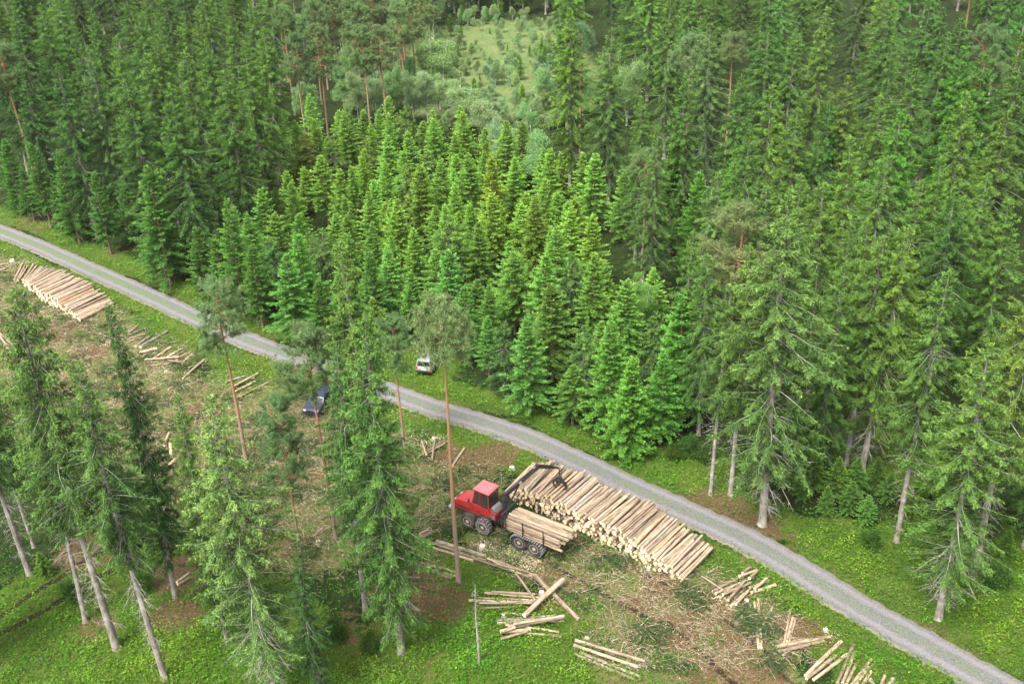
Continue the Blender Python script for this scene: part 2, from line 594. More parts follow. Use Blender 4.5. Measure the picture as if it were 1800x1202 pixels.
# ------------------------------------------------------------------ pine
def make_pine(seed, Ht=20, crown_from=.66, R=2.6, sparse=1.0, nn=24):
    rs = np.random.default_rng(seed)
    ph = rs.uniform(0, 6, 4)
    def axis(z):
        u = z / Ht
        return np.stack([.25 * np.sin(u * 5 + ph[0]) * u + .3 * u * u, .2 * np.sin(u * 4 + ph[1]) * u, z], -1)
    tz = np.concatenate([[-.4, 0, .3, .8], np.linspace(2, Ht * .985, 14)])
    tr = .0105 * Ht * (1 - np.clip(tz, 0, Ht) / Ht * .88) ** .9
    tr[:3] *= (1.5, 1.3, 1.1)
    tp = axis(np.clip(tz, 0, Ht)); tp[:, 2] = tz
    nb = int(46 * sparse)
    u = np.sort(rs.uniform(0, 1, nb))
    zb = Ht * (crown_from + (1 - crown_from) * u * .97)
    az = rs.uniform(0, 6.28, nb)
    prof = np.sqrt(np.clip(1 - (u * 1.02 - .12) ** 2, .03, 1)) * np.interp(u, [0, .15, .75, 1], [.7, 1, .8, .25])
    L = R * prof * rs.uniform(.55, 1.15, nb)
    K = 6; t = np.linspace(0, 1, K)[None]
    ax = axis(zb)
    up = np.interp(u, [0, .5, 1], [.05, .35, 1.1])
    hor = L[:, None] * t; ver = L[:, None] * (up[:, None] * t - .12 * t ** 2 + rs.normal(0, .1, nb)[:, None] * t)
    wig = (rs.normal(0, .12, (nb, 1)) * np.sin(t * 4)) * L[:, None]
    BP = np.stack([ax[:, 0:1] + np.cos(az)[:, None] * hor - np.sin(az)[:, None] * wig, ax[:, 1:2] + np.sin(az)[:, None] * hor + np.cos(az)[:, None] * wig, ax[:, 2:3] + ver], -1)
    BR = (.014 + .014 * L)[:, None] * (1 - .8 * t)
    bv, bf = tubes(BP, BR, 4)
    # twigs
    ns = 9
    si = np.repeat(np.arange(nb), ns)
    q = rs.uniform(.3, 1, len(si)); f = q * (K - 1) * .999; i0 = f.astype(int); fr = (f - i0)[:, None]
    SP = BP[si, i0] * (1 - fr) + BP[si, i0 + 1] * fr
    out = np.stack([np.cos(az[si]), np.sin(az[si]), np.full(len(si), .35)], -1)
    sd_ = nrm(out + rs.normal(0, .65, (len(si), 3)))
    sl = rs.uniform(.25, .75, len(si)) * (L[si] / R + .4)
    E_ = SP + sd_ * sl[:, None] + np.array([0, 0, .08])
    S1 = np.stack([SP, (SP + E_) / 2, E_], 1)
    sv, sf = tubes(S1, np.tile(np.array([.012, .009, .004]), (len(si), 1)), 3)
    # tufts: at twig tips and along
    tp_ = [E_, (SP * .35 + E_ * .65) + rs.normal(0, .08, E_.shape), BP[:, -1], BP[:, -2], E_ + rs.normal(0, .18, E_.shape)]
    C = np.concatenate(tp_)
    ci = np.repeat(np.arange(len(C)), nn)
    D = nrm(rs.normal(0, 1, (len(ci), 3)) + np.array([0, 0, .5]))
    Pn = C[ci] + rs.normal(0, .05, (len(ci), 3))
    g = rs.random(len(C))[ci]
    V, F, Cc = blades(Pn, D, rs.uniform(.15, .30, len(ci)), rs.uniform(.03, .055, len(ci)), nrm(rs.normal(0, 1, (len(ci), 3))), np.full(len(ci), .1) + .3 * g, .5 + .5 * g, g * .6 + .4 * rs.random(len(ci)), g)
    # dead stubs
    nd = 14
    zd = rs.uniform(.35, crown_from, nd) * Ht; ad = rs.uniform(0, 6.28, nd); ld = rs.uniform(.3, 1.3, nd)
    axd = axis(zd)
    dd = np.stack([np.cos(ad), np.sin(ad), rs.uniform(-.3, .3, nd)], -1)
    DP = np.stack([axd, axd + dd * (ld * .5)[:, None], axd + dd * ld[:, None] + [0, 0, -.1]], 1)
    dv, df = tubes(DP, np.tile(np.array([.022, .014, .006]), (nd, 1)), 3)
    tm = trunk_mesh('trunk', tp, tr, M['pinebark'], 10, rs)
    bm_ = mesh_np('branches', [(bv, bf, 0, None), (sv, sf, 0, None), (dv, df, 0, None)], [M['pinebranch']], True)
    cm = mesh_np('crown', [(V, F, 0, Cc)], [M['pine']])
    return Proto('pine_tree', [('trunk', tm), ('branches', bm_), ('crown', cm)], Ht)


# ------------------------------------------------------------------ broadleaf
def make_broad(name, seed, Ht, R, mat, bark, leafs=16000, ls=.16, trunk_frac=.25, clumps=60, tall=1.0):
    rs = np.random.default_rng(seed)
    ns = 3 if Ht > 6 else 4
    tubesP, tubesR = [], []
    centers = []
    for s in range(ns if ns > 1 else 1):
        a = s * 6.28 / ns + rs.uniform(-.4, .4)
        spread = R * rs.uniform(.15, .5)
        K = 8; t = np.linspace(0, 1, K)
        hh = Ht * rs.uniform(.75, .97)
        P = np.stack([np.cos(a) * spread * t ** 1.6, np.sin(a) * spread * t ** 1.6, -.3 + hh * t], -1)
        P[:, :2] += rs.normal(0, .06, (K, 2)) * t[:, None] * 1.5
        tubesP.append(P); tubesR.append(.011 * Ht * (1 - t * .9))
        for j in range(10):
            tt = rs.uniform(trunk_frac, .95)
            i = int(tt * (K - 1)); b0 = P[i]
            az = rs.uniform(0, 6.28); l = R * rs.uniform(.5, 1.0) * (1.15 - tt) ** .6
            e = b0 + np.array([np.cos(az) * l, np.sin(az) * l, l * rs.uniform(.5, 1.1)])
            tb = np.linspace(0, 1, K)[:, None]
            bp = b0 * (1 - tb) + e * tb + np.array([0, 0, 1]) * (-.15 * l * tb * (1 - tb))
            tubesP.append(bp); tubesR.append(.004 * Ht * (1 - .85 * tb[:, 0]))
            for k in range(2):
                centers.append(bp[rs.integers(4, K)] + rs.normal(0, .2, 3))
    while len(centers) < clumps:
        u = rs.uniform(0, 1); az = rs.uniform(0, 6.28)
        rr = R * math.sqrt(max(0, 1 - (2 * u - 1) ** 2 * .9)) * rs.uniform(.5, 1.0) * (.7 + .3 * (1 - u))
        centers.append(np.array([np.cos(az) * rr, np.sin(az) * rr, Ht * (trunk_frac + (1 - trunk_frac) * u)]))
    centers = np.array(centers)
    centers[:, 2] = np.clip(centers[:, 2], Ht * trunk_frac, Ht * .96)
    cr = R * rs.uniform(.20, .42, len(centers))
    ci = rs.integers(0, len(centers), leafs)
    d = nrm(rs.normal(0, 1, (leafs, 3)))
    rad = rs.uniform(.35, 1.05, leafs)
    P = centers[ci] + d * (cr[ci] * rad)[:, None] * np.array([1, 1, .8])
    D = nrm(d * .6 + rs.normal(0, .7, (leafs, 3)) + np.array([0, 0, -.25]))
    g = rs.random(len(centers))[ci]
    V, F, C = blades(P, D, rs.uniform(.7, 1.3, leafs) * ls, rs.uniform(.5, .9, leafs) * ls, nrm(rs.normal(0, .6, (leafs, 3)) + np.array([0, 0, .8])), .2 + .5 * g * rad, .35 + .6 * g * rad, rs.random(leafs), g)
    TP = np.array(tubesP); TR = np.array(tubesR)
    tv, tf = tubes(TP[::11] if len(TP) > 11 else TP, TR[::11] if len(TP) > 11 else TR, 7)
    mask = np.ones(len(TP), bool); mask[::11] = False
    bv, bf = tubes(TP[mask], TR[mask], 4)
    return Proto(name, [('trunk', mesh_np('trunk', [(tv, tf, 0, None)], [M[bark]], True)), ('branches', mesh_np('branches', [(bv, bf, 0, None)], [M[bark]], True)), ('crown', mesh_np('crown', [(V, F, 0, C)], [M[mat]]))], Ht)


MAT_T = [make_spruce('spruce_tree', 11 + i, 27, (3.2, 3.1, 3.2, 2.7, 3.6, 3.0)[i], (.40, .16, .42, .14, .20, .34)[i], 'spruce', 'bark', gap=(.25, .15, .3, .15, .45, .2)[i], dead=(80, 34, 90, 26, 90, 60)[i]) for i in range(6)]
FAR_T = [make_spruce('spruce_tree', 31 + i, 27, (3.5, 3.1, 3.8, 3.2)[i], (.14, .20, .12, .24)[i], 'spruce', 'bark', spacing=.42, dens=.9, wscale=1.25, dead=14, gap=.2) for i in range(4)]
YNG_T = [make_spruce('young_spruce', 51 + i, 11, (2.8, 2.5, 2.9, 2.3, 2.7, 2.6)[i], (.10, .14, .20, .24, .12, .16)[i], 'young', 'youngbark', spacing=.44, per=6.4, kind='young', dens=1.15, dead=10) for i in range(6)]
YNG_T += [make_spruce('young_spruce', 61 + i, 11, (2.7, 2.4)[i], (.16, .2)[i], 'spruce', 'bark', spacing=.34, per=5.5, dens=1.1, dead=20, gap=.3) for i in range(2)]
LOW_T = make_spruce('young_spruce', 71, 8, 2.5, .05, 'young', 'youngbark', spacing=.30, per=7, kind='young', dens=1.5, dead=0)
PIN_T = [make_pine(81, 20, .62, 3.1, 1.4), make_pine(82, 20, .66, 2.8, 1.3), make_pine(83, 20, .55, 3.3, 1.7), make_pine(84, 20, .70, 2.7, 1.2), make_pine(85, 20, .82, 2.2, 1.0, 17)]
BIR_T = [make_broad('birch_tree', 91, 12, 3.3, 'leaf', 'birchbark', 20000, .15), make_broad('birch_tree', 92, 14, 2.9, 'leaf', 'birchbark', 20000, .15, .3), make_broad('birch_tree', 93, 10, 2.6, 'leaf', 'birchbark', 14000, .14)]
BSH_T = [make_broad('bush', 95, 3.2, 1.5, 'bush', 'youngbark', 5000, .14, .1, 40), make_broad('bush', 96, 2.2, 1.3, 'bush', 'youngbark', 3500, .12, .08, 30)]
#@@TREES

# ------------------------------------------------------------------ where the trees stand
def h_from(bx, by, ty):
    b = G(bx, by)
    lo, hi = 0.0, 50.0
    for _ in range(40):
        m = (lo + hi) / 2
        if PXL(b + Vector((0, 0, m)))[1] > ty: lo = m
        else: hi = m
    return b, lo


def poly_w(px):
    return np.array([G(*p)[:2] for p in px])


def inside(poly, x, y):
    c = False
    n = len(poly)
    j = n - 1
    for i in range(n):
        xi, yi = poly[i]; xj, yj = poly[j]
        if (yi > y) != (yj > y) and x < (xj - xi) * (y - yi) / (yj - yi) + xi:
            c = not c
        j = i
    return c


TAKEN = []        # (x, y, r)


def free(x, y, r):
    for a, b, q in TAKEN:
        if (a - x) ** 2 + (b - y) ** 2 < (.5 * (r + q)) ** 2:
            return False
    return True


def visible(x, y, h, m=60):
    a = PXL((x, y, h)); b = PXL((x, y, 0))
    if y < 5: return False
    if max(a[0], b[0]) < -m or min(a[0], b[0]) > 1800 + m: return False
    return b[1] > -190 and a[1] < 1260


def tint(base, rs, v=.12, hue=.06):
    k = 1 + rs.normal(0, v)
    h = rs.normal(0, hue)
    k = min(max(k, .65), 1.4)
    return (base[0] * k * (1 + h), base[1] * k, base[2] * k * (1 - h))


rs = np.random.default_rng(99)
# --- the single trees of the foreground: base pixel, top pixel row, prototype, width factor, tint, label
FG = [
    ('m', 0, (205, 1138), 500, 1.0, (1.0, 1.0, .9), 'tall spruce with long bare pale trunk, standing in low plants beside the wheel ruts'),
    ('m', 2, (290, 1192), 640, .95, (.95, 1.0, .9), 'spruce with bare speckled trunk and dead twigs, right beside the first long trunk'),
    ('m', 3, (308, 1050), 542, .78, (.50, .66, .62), 'narrow very dark spruce standing behind the two long bare trunks'),
    ('m', 4, (484, 1228), 690, 1.12, (1.5, 1.35, 1.35), 'pale open spruce full of grey lichen branches, in front of the clearing'),
    ('m', 1, (400, 1130), 688, .72, (1.15, 1.15, .9), 'shorter spruce just behind the pale lichen covered one'),
    ('m', 0, (52, 1008), 560, 1.1, (.75, .85, .8), 'thick dark spruce with a flared pale foot above the wheel ruts'),
    ('m', 5, (60, 962), 590, .8, (.8, .9, .8), 'thinner spruce close behind the thick one with the flared foot'),
    ('m', 3, (668, 1010), 430, 1.0, (1.12, 1.08, .85), 'tallest central spruce with yellowish tip and grey branches'),
    ('m', 1, (706, 1146), 545, 1.02, (.88, 1.0, .8), 'dense central spruce with a pale bare foot right of the slim dark one'),
    ('m', 5, (642, 1072), 600, .8, (.75, .88, .8), 'dark spruce wedged between the two tall central spruces'),
    ('m', 3, (570, 1236), 945, .9, (.50, .62, .60), 'small slim dark spruce under the orange stemmed pine'),
    ('m', 2, (150, 1090), 640, .9, (.95, 1.05, .8), 'mid green spruce between the wheel ruts and the dark narrow spruce'),
    ('m', 1, (-30, 1160), 660, 1.0, (.7, .85, .75), 'dark spruce cut by the left edge above the low plants'),
    ('p', 4, (806, 1022), 538, .78, (1.1, 1.05, .95), 'lone pine with tall bare orange trunk standing beside the forwarder'),
    ('p', 1, (432, 805), 492, .95, (1.0, 1.05, 1.0), 'pine with grey green crown hiding part of the gravel road'),
    ('p', 3, (590, 945), 583, .9, (.9, .95, .85), 'pine with long dark reddish trunk in front of the dark car'),
    ('p', 2, (532, 1000), 698, .80, (.85, 1.0, .9), 'pine with bright orange trunk and full round crown above the slash'),
    ('p', 1, (712, 800), 555, .95, (.85, 1.0, .85), 'pine showing grey green behind the tall central spruce'),
    # right of the road
    ('m', 4, (1340, 920), 345, 1.15, (1.15, 1.12, 1.0), 'big roadside spruce with clean white trunk foot and grey limbs'),
    ('m', 5, (1284, 866), 425, .85, (1.15, 1.1, .8), 'spruce with yellow green tip just left of the white footed one'),
    ('m', 2, (1249, 865), 500, .8, (.95, 1.0, .85), 'spruce at the road corner nearest the young stand'),
    ('m', 0, (1487, 816), 412, .95, (1.05, 1.05, .75), 'yellowish spruce with tall bare leaning trunk over the dark gap'),
    ('m', 5, (1576, 950), 468, .9, (1.0, 1.05, .8), 'spruce with a thin bare lower trunk beside the undergrowth'),
    ('m', 4, (1650, 1083), 600, 1.15, (1.15, 1.15, .9), 'broad roadside spruce with pale foot nearest the lower right corner'),
    ('m', 0, (1712, 1010), 488, 1.15, (1.25, 1.05, .75), 'yellowish spruce with sparse grey limbs behind the broad roadside one'),
    ('m', 2, (1625, 735), 340, 1.0, (.62, .78, .65), 'dark spruce with grey arching limbs beyond the dark gap'),
    ('m', 1, (1430, 840), 455, 1.0, (.95, 1.05, .8), 'full spruce between the white footed one and the bare leaning trunk'),
    ('m', 3, (1455, 760), 390, .9, (1.0, 1.05, .8), 'narrow spruce behind the white footed roadside one'),
    ('m', 2, (1380, 800), 400, .9, (.9, 1.0, .8), 'spruce with hanging grey twigs behind the white footed one'),
    ('m', 1, (1800, 960), 560, 1.0, (.9, 1.0, .8), 'spruce cut by the right edge above the undergrowth'),
]
GRP_FG = {'m': None}
for kind, k, b, ty, wf, col, lab in FG:
    p, h = h_from(b[0], b[1], ty)
    pr = (MAT_T if kind == 'm' else PIN_T)[k]
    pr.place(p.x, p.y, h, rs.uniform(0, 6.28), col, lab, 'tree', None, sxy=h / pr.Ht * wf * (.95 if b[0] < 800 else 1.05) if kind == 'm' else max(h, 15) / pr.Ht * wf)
    TAKEN.append((p.x, p.y, 4.5))

# --- mature trees given by their tops (pixel, height in metres, kind, tint)
TOPS = [(1002, 15, 27, 'm', (1.25, 1.25, .7)), (1075, 45, 26, 'm', (.95, 1, .8)), (1180, -5, 26, 'm', (1, 1.05, .8)), (1258, 42, 28, 'g', (1.05, 1.0, 1.15)),
        (1290, 60, 21, 'p', (.9, .85, .8)), (1355, 45, 25, 'm', (.85, .95, .8)), (1400, 50, 25, 'm', (.95, 1.05, .8)), (1465, 10, 26, 'm', (1.3, 1.25, .9)),
        (1565, 20, 26, 'm', (.8, .9, .75)), (1567, 70, 25, 'm', (.9, 1, .8)), (1690, 30, 25, 'm', (.8, .95, .75)), (1695, 80, 24, 'm', (.8, 1.15, .6)),
        (1730, 95, 24, 'm', (.75, 1.0, .6)), (1660, 55, 25, 'm', (.8, .9, .8)), (1740, 45, 24, 'p', (.8, .9, .8)), (1800, 85, 25, 'm', (.85, .95, .8)),
        (1605, 120, 24, 'm', (.9, 1, .8)), (1360, 150, 24, 'm', (1.15, 1.2, .75)), (1395, 190, 23, 'm', (.95, 1, .7)), (1460, 175, 20, 'm', (.6, .9, .7)),
        (1495, 130, 23, 'm', (1.05, .95, .6)), (1545, 170, 24, 'm', (.95, 1, .7)), (1580, 200, 24, 'm', (.85, 1.2, .6)), (1490, 240, 24, 'm', (1.2, 1.25, .8)),
        (1705, 160, 25, 'm', (1.15, 1.2, .75)), (1775, 195, 24, 'm', (1.05, 1, .7)), (1435, 230, 20, 'm', (.8, .95, .7)), (1295, 257, 19, 'm', (1.0, 1.3, .6)),
        (1125, 170, 22, 'm', (.9, 1, .8)), (1152, 220, 22, 'g', (1, 1, .9)), (1186, 243, 16, 'y', (.9, 1.05, .8)), (1135, 265, 17, 'p', (.95, .95, .85)),
        (1228, 305, 14, 'y', (.8, 1.0, .7)), (1262, 300, 20, 'g', (1.25, 1.2, 1.2)), (1410, 308, 24, 'm', (1.05, 1.1, .8)), (1650, 278, 24, 'm', (1.0, 1.15, .7)),
        (1730, 302, 23, 'm', (1.05, 1.15, .8)), (1695, 345, 22, 'm', (1.0, 1.1, .75)), (1775, 352, 22, 'm', (1.0, 1.1, .75)), (1550, 275, 24, 'g', (1.05, 1.05, 1.0)),
        (1620, 310, 23, 'm', (1.0, 1.1, .8)), (1525, 385, 23, 'm', (1.1, 1.1, .7)), (1345, 330, 22, 'g', (.95, .95, .95)), (1302, 365, 21, 'p', (1.1, .95, .85)),
        (1585, 395, 24, 'm', (1.2, 1.15, .7)), (1470, 320, 24, 'm', (1.05, 1.05, .7)), (1215, 400, 20, 'm', (.95, 1.05, .8)), (1250, 450, 19, 'm', (.9, 1, .75)),
        (1320, 230, 23, 'm', (.85, .95, .7)), (1210, 130, 24, 'm', (.8, .95, .7)), (1310, 130, 25, 'm', (.75, .9, .7)),
        # left
        (75, 5, 25, 'm', (.85, 1.1, .7)), (120, 40, 26, 'm', (.8, .9, .75)), (155, 85, 26, 'g', (.9, .95, .95)), (205, 60, 26, 'm', (1.0, 1.15, .7)),
        (260, 95, 26, 'm', (.95, 1.05, .8)), (320, 20, 25, 'm', (.95, 1.05, .7)), (325, 90, 26, 'm', (.85, .92, .75)), (365, 70, 25, 'm', (.9, 1.05, .7)),
        (430, 75, 25, 'm', (.95, 1.05, .7)), (455, 50, 25, 'm', (1.0, 1.1, .7)), (25, 20, 25, 'm', (.7, .85, .7)), (165, 15, 25, 'm', (.9, 1.05, .7)),
        (235, 15, 25, 'm', (.85, 1, .7)), (280, 20, 25, 'm', (.9, 1.05, .7)), (400, 25, 25, 'm', (.9, 1.0, .7)), (3, 82, 24, 'p', (.75, .8, .7)), (100, 110, 25, 'm', (.7, .9, .7)),
        (30, 110, 22, 'm', (.6, .75, .65)), (300, 150, 25, 'm', (.75, .9, .7)), (395, 120, 25, 'm', (.85, .95, .7)), (215, 130, 25, 'm', (.75, .9, .7)),
        (495, 15, 20, 'p', (.85, .95, .8)), (555, 45, 20, 'p', (.9, .95, .85)), (635, 50, 19, 'p', (.9, 1, .85)), (665, 48, 19, 'p', (.95, .95, .9)),
        (600, 62, 15, 'b', (0.75, 0.88, 0.58)), (700, 10, 20, 'p', (1, 1, .9)), (720, 0, 20, 'p', (.95, .95, .85)), (545, 0, 20, 'p', (.85, .95, .85)), (580, -10, 20, 'p', (.9, .9, .8)),
        (620, 0, 20, 'p', (.9, .95, .85)), (655, -15, 20, 'p', (.95, .9, .85)), (690, -20, 20, 'p', (1, .95, .9)), (515, 60, 19, 'p', (.8, .9, .8)),
        (765, 33, 17, 'b', (0.95, 0.98, 0.68)), (620, 103, 12, 'b', (1.15, 1.08, 0.92)), (652, 115, 11, 'b', (0.95, 0.98, 0.83)), (745, 103, 12, 'b', (1.10, 1.06, 0.90)), (720, 110, 11, 'b', (1.00, 1.03, 0.83)),
        (785, 115, 11, 'b', (1.00, 1.03, 0.79)), (812, 128, 12, 'b', (1.05, 1.06, 0.83)), (852, 152, 12, 'b', (1.15, 1.06, 0.92)), (868, 190, 11, 'b', (0.95, 1.00, 0.90)),
        (530, 125, 11, 'b', (0.90, 1.03, 0.76)), (545, 150, 10, 'b', (0.85, 0.98, 0.72)), (710, 80, 12, 'b', (0.80, 0.98, 0.68)), (595, 90, 12, 'b', (0.80, 0.93, 0.68)), (930, 165, 12, 'b', (0.80, 1.03, 0.68)),
        (945, 205, 12, 'b', (0.85, 1.03, 0.72)), (900, 205, 9, 'b', (0.80, 0.98, 0.72)), (955, 100, 10, 'b', (0.85, 1.03, 0.72)), (1065, 60, 16, 'b', (1.00, 1.03, 0.79)), (1105, 85, 14, 'b', (0.85, 0.93, 0.65)), (1020, 100, 11, 'b', (0.80, 0.98, 0.68)),
        (750, 60, 13, 'b', (0.80, 0.93, 0.65)), (680, 100, 11, 'b', (0.80, 0.96, 0.68)),
        (1130, 472, 9, 'b', (0.75, 0.98, 0.40))]
stands = {}
for tx, ty, h, kind, col in TOPS:
    p = G(tx, ty, h)
    ns = 7.0 if kind in 'mgp' else 3.2
    TAKEN.append((p.x, p.y, ns))
    key = {'m': 'old', 'g': 'old', 'p': 'pine', 'b': 'birch', 'y': 'youngbig'}[kind]
    stands.setdefault(key, []).append([p.x, p.y, h, kind, col])

RIGHT = poly_w([(1185, 790), (1235, 845), (1330, 900), (1440, 935), (1575, 950), (1640, 1030), (1760, 1120), (1990, 1230), (2150, 1000), (2150, -150), (1000, -150), (975, 20), (985, 200), (1010, 330), (1080, 400), (1160, 480), (1195, 600), (1185, 700)])
LEFT = poly_w([(-500, 280), (-60, 300), (60, 335), (150, 375), (250, 375), (370, 360), (420, 300), (480, 235), (500, 170), (520, 60), (540, -150), (-600, -150)])
PINES = poly_w([(520, 215), (600, 200), (700, 190), (765, 150), (760, 70), (770, -40), (540, -80), (505, 150)])
BACK = poly_w([(770, 30), (960, 30), (1000, -150), (740, -150)])
YOUNG = poly_w([(30, 360), (110, 395), (195, 445), (310, 498), (430, 556), (530, 608), (610, 640), (675, 652), (705, 640), (712, 600), (790, 600), (835, 668), (860, 700), (960, 738), (1050, 765), (1150, 790), (1190, 760), (1195, 600), (1160, 480), (1080, 400), (1010, 330), (960, 318), (900, 300), (800, 275), (700, 262), (600, 262), (500, 278), (430, 325), (385, 385), (260, 410), (150, 395)])


def fill(poly, spacing, rs, jitter_h, n_try=14000):
    x0, y0 = poly.min(0); x1, y1 = poly.max(0)
    out = []
    for _ in range(n_try):
        x = rs.uniform(x0, x1); y = rs.uniform(y0, min(y1, 430))
        if not inside(poly, x, y): continue
        if not visible(x, y, 24): continue
        spacing_ = spacing * (1.12 if y > 170 else 1)
        if free(x, y, spacing_):
            TAKEN.append((x, y, spacing_)); out.append((x, y))
    return out


# explicit young trees (base, top row)
for b, ty, wf, col in [((1106, 797), 632, 1.35, (.85, 1.0, .75)), ((430, 556), 352, 1.0, (.75, .84, .78)), ((300, 497), 290, 1.1, (.62, .74, .7)), ((195, 445), 300, 1.0, (.62, .74, .7)), ((140, 425), 265, 1.0, (.62, .74, .7)), ((90, 400), 250, 1.0, (.6, .72, .68)), ((545, 575), 410, 1.15, (.8, 1.05, .85)), ((1072, 762), 560, 1.1, (.85, 1, .8)), ((1160, 780), 620, 1.1, (.7, .95, .75)), ((1190, 745), 520, 1.2, (.75, 1.0, .75)), ((40, 375), 245, 1.0, (.5, .7, .6))]:
    p, h = h_from(b[0], b[1], ty)
    TAKEN.append((p.x, p.y, 4.0))
    stands.setdefault('young', []).append([p.x, p.y, h, 'Y%.2f' % wf, col])
for bx, by in [(60, 388), (115, 410), (168, 431), (222, 453), (262, 470), (336, 508), (366, 524), (398, 538), (462, 572), (500, 588), (20, 372), (575, 622), (240, 440), (320, 480), (385, 512), (150, 408), (275, 455)]:
    p = G(bx, by)
    if free(p.x, p.y, 2.6):
        TAKEN.append((p.x, p.y, 3.6))
        k = rs.uniform(.75, 1.0)
        stands['young'].append([p.x, p.y, rs.uniform(8, 12.5), 'Y%.2f' % rs.uniform(1.0, 1.25), (.62 * k, .72 * k, .66 * k)])
for x, y in fill(YOUNG, 3.9, rs, 0, 16000):
    px, py = PXL((x, y, 0))
    edge = road_dist(np.array([x]), np.array([y]))[0]
    h = rs.uniform(6.5, 11.5)
    if rs.random() < .12: h *= .75
    # bright new growth towards the far middle of the stand, deeper green along the road and to the left
    k = np.clip((edge - 6) / 25, 0, 1)
    col = tint((.85 + .40 * k, .98 + .22 * k, .95), rs, .10, .05)
    if px < 380: col = (col[0] * .72, col[1] * .76, col[2] * .85)
    if rs.random() < .08: col = (col[0] * .95, col[1] * .82, col[2] * .8)
    stands['young'].append([x, y, h, 'Y', col])
# birches / small broadleaf in the young stand's far side handled above
for x, y in fill(RIGHT, 10.4, rs, 0, 16000):
    h = rs.uniform(21, 28)
    r = rs.random()
    if r < .10: h = rs.uniform(11, 16)
    col = tint((.90, .98, .75), rs, .24, .10)
    if h > 25.5: col = (col[0] * 1.12, col[1] * 1.15, col[2])
    kd = 'm'
    if r > .93: kd, col = 'p', tint((.95, .95, .85), rs)
    elif r > .82: kd, col = 'g', tint((1.0, 1.0, .95), rs)
    stands['pine' if kd == 'p' else 'old'].append([x, y, h, kd, col])
for x, y in fill(LEFT, 9.8, rs, 0, 12000):
    h = rs.uniform(21, 26)
    kd = 'g' if rs.random() < .12 else 'm'
    stands['old'].append([x, y, h, kd, tint((.85, .95, .72), rs, .22, .08)])
for x, y in fill(PINES, 5.0, rs, 0, 5000):
    if rs.random() < .7:
        stands['pine'].append([x, y, rs.uniform(17, 20), 'p', tint((.95, .97, .88), rs)])
    else:
        stands['birch'].append([x, y, rs.uniform(9, 13), 'b', tint((.85, .98, .95), rs)])
for x, y in fill(BACK, 5.0, rs, 0, 5000):
    stands['old'].append([x, y, rs.uniform(20, 25), 'm', tint((.8, .9, .7), rs)])

far_stuff = []


def rows(lst, nrow_depth, y0):
    """sort a stand into rows by distance, each row from left to right"""
    out = []
    for t in lst:
        out.append((int((math.hypot(t[0], t[1]) - y0) // nrow_depth), math.atan2(t[0], t[1]), t))
    out.sort(key=lambda q: (q[0], q[1]))
    res = []; cur = None; k = 0
    for r, a, t in out:
        if r != cur: cur = r; k = 0
        k += 1
        res.append((r, k, t))
    return res


old = stands['old']
old.sort(key=lambda t: math.hypot(t[0], t[1]))
near_old, far_old = old[:290], old[290:]
LOOKS = {'m': 'old spruce', 'g': 'grey twigged old spruce'}
r0 = None
for r, k, t in rows(near_old, 14, 60):
    if r0 is None: r0 = r
    x, y, h, kd, col = t
    if kd == 'g':
        pr = MAT_T[(1, 4)[rs.integers(0, 2)]]; wf = rs.uniform(1.0, 1.25)
    else:
        pr = ([MAT_T[1], MAT_T[3], MAT_T[4]] + FAR_T)[rs.integers(0, 7)] if y > 105 else MAT_T[rs.integers(0, 6)]; wf = rs.uniform(.98, 1.25)
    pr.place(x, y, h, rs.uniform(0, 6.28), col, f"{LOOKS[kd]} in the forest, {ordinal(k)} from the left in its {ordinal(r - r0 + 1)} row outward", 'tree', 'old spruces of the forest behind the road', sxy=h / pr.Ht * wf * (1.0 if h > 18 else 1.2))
r0 = None
for r, k, t in rows(stands['young'] , 5.5, 50):
    if r0 is None: r0 = r
    x, y, h, kd, col = t
    pr = YNG_T[rs.integers(0, 6)] if rs.random() < .88 or len(kd) > 1 else YNG_T[rs.integers(6, 8)]
    wf = rs.uniform(1.0, 1.42)
    if kd.startswith('Y1.35'): pr = LOW_T; wf = 1.0
    elif len(kd) > 1: wf = float(kd[1:])
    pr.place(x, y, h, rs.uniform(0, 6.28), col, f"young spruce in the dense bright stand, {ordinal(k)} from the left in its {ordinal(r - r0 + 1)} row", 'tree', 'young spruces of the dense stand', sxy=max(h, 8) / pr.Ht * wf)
for r, k, t in rows(stands['youngbig'], 400, 0):
    x, y, h, kd, col = t
    pr = YNG_T[k % 6]
    pr.place(x, y, h, 1.0, col, f"light green younger spruce rising among old trees, {'left' if k == 1 else 'right'} of the two", 'tree', 'light green spruces by the old forest', sxy=h / pr.Ht * .9)
for r, k, t in rows(stands['pine'], 500, 0):
    x, y, h, kd, col = t
    pr = PIN_T[rs.integers(0, 5)]
    pr.place(x, y, h, rs.uniform(0, 6.28), col, f"forest pine with reddish trunk and rounded crown, {ordinal(k)} of its kind from the left", 'tree', 'pines of the forest behind the road', sxy=h / pr.Ht * rs.uniform(.95, 1.2))
for r, k, t in rows(stands['birch'], 500, 0):
    x, y, h, kd, col = t
    pr = BIR_T[rs.integers(0, 3)]
    pr.place(x, y, h, rs.uniform(0, 6.28), col, f"pale leafy birch near the boggy clearing, {ordinal(k)} of its kind from the left", 'tree', 'birches round the boggy clearing', sxy=h / pr.Ht * rs.uniform(.9, 1.1))
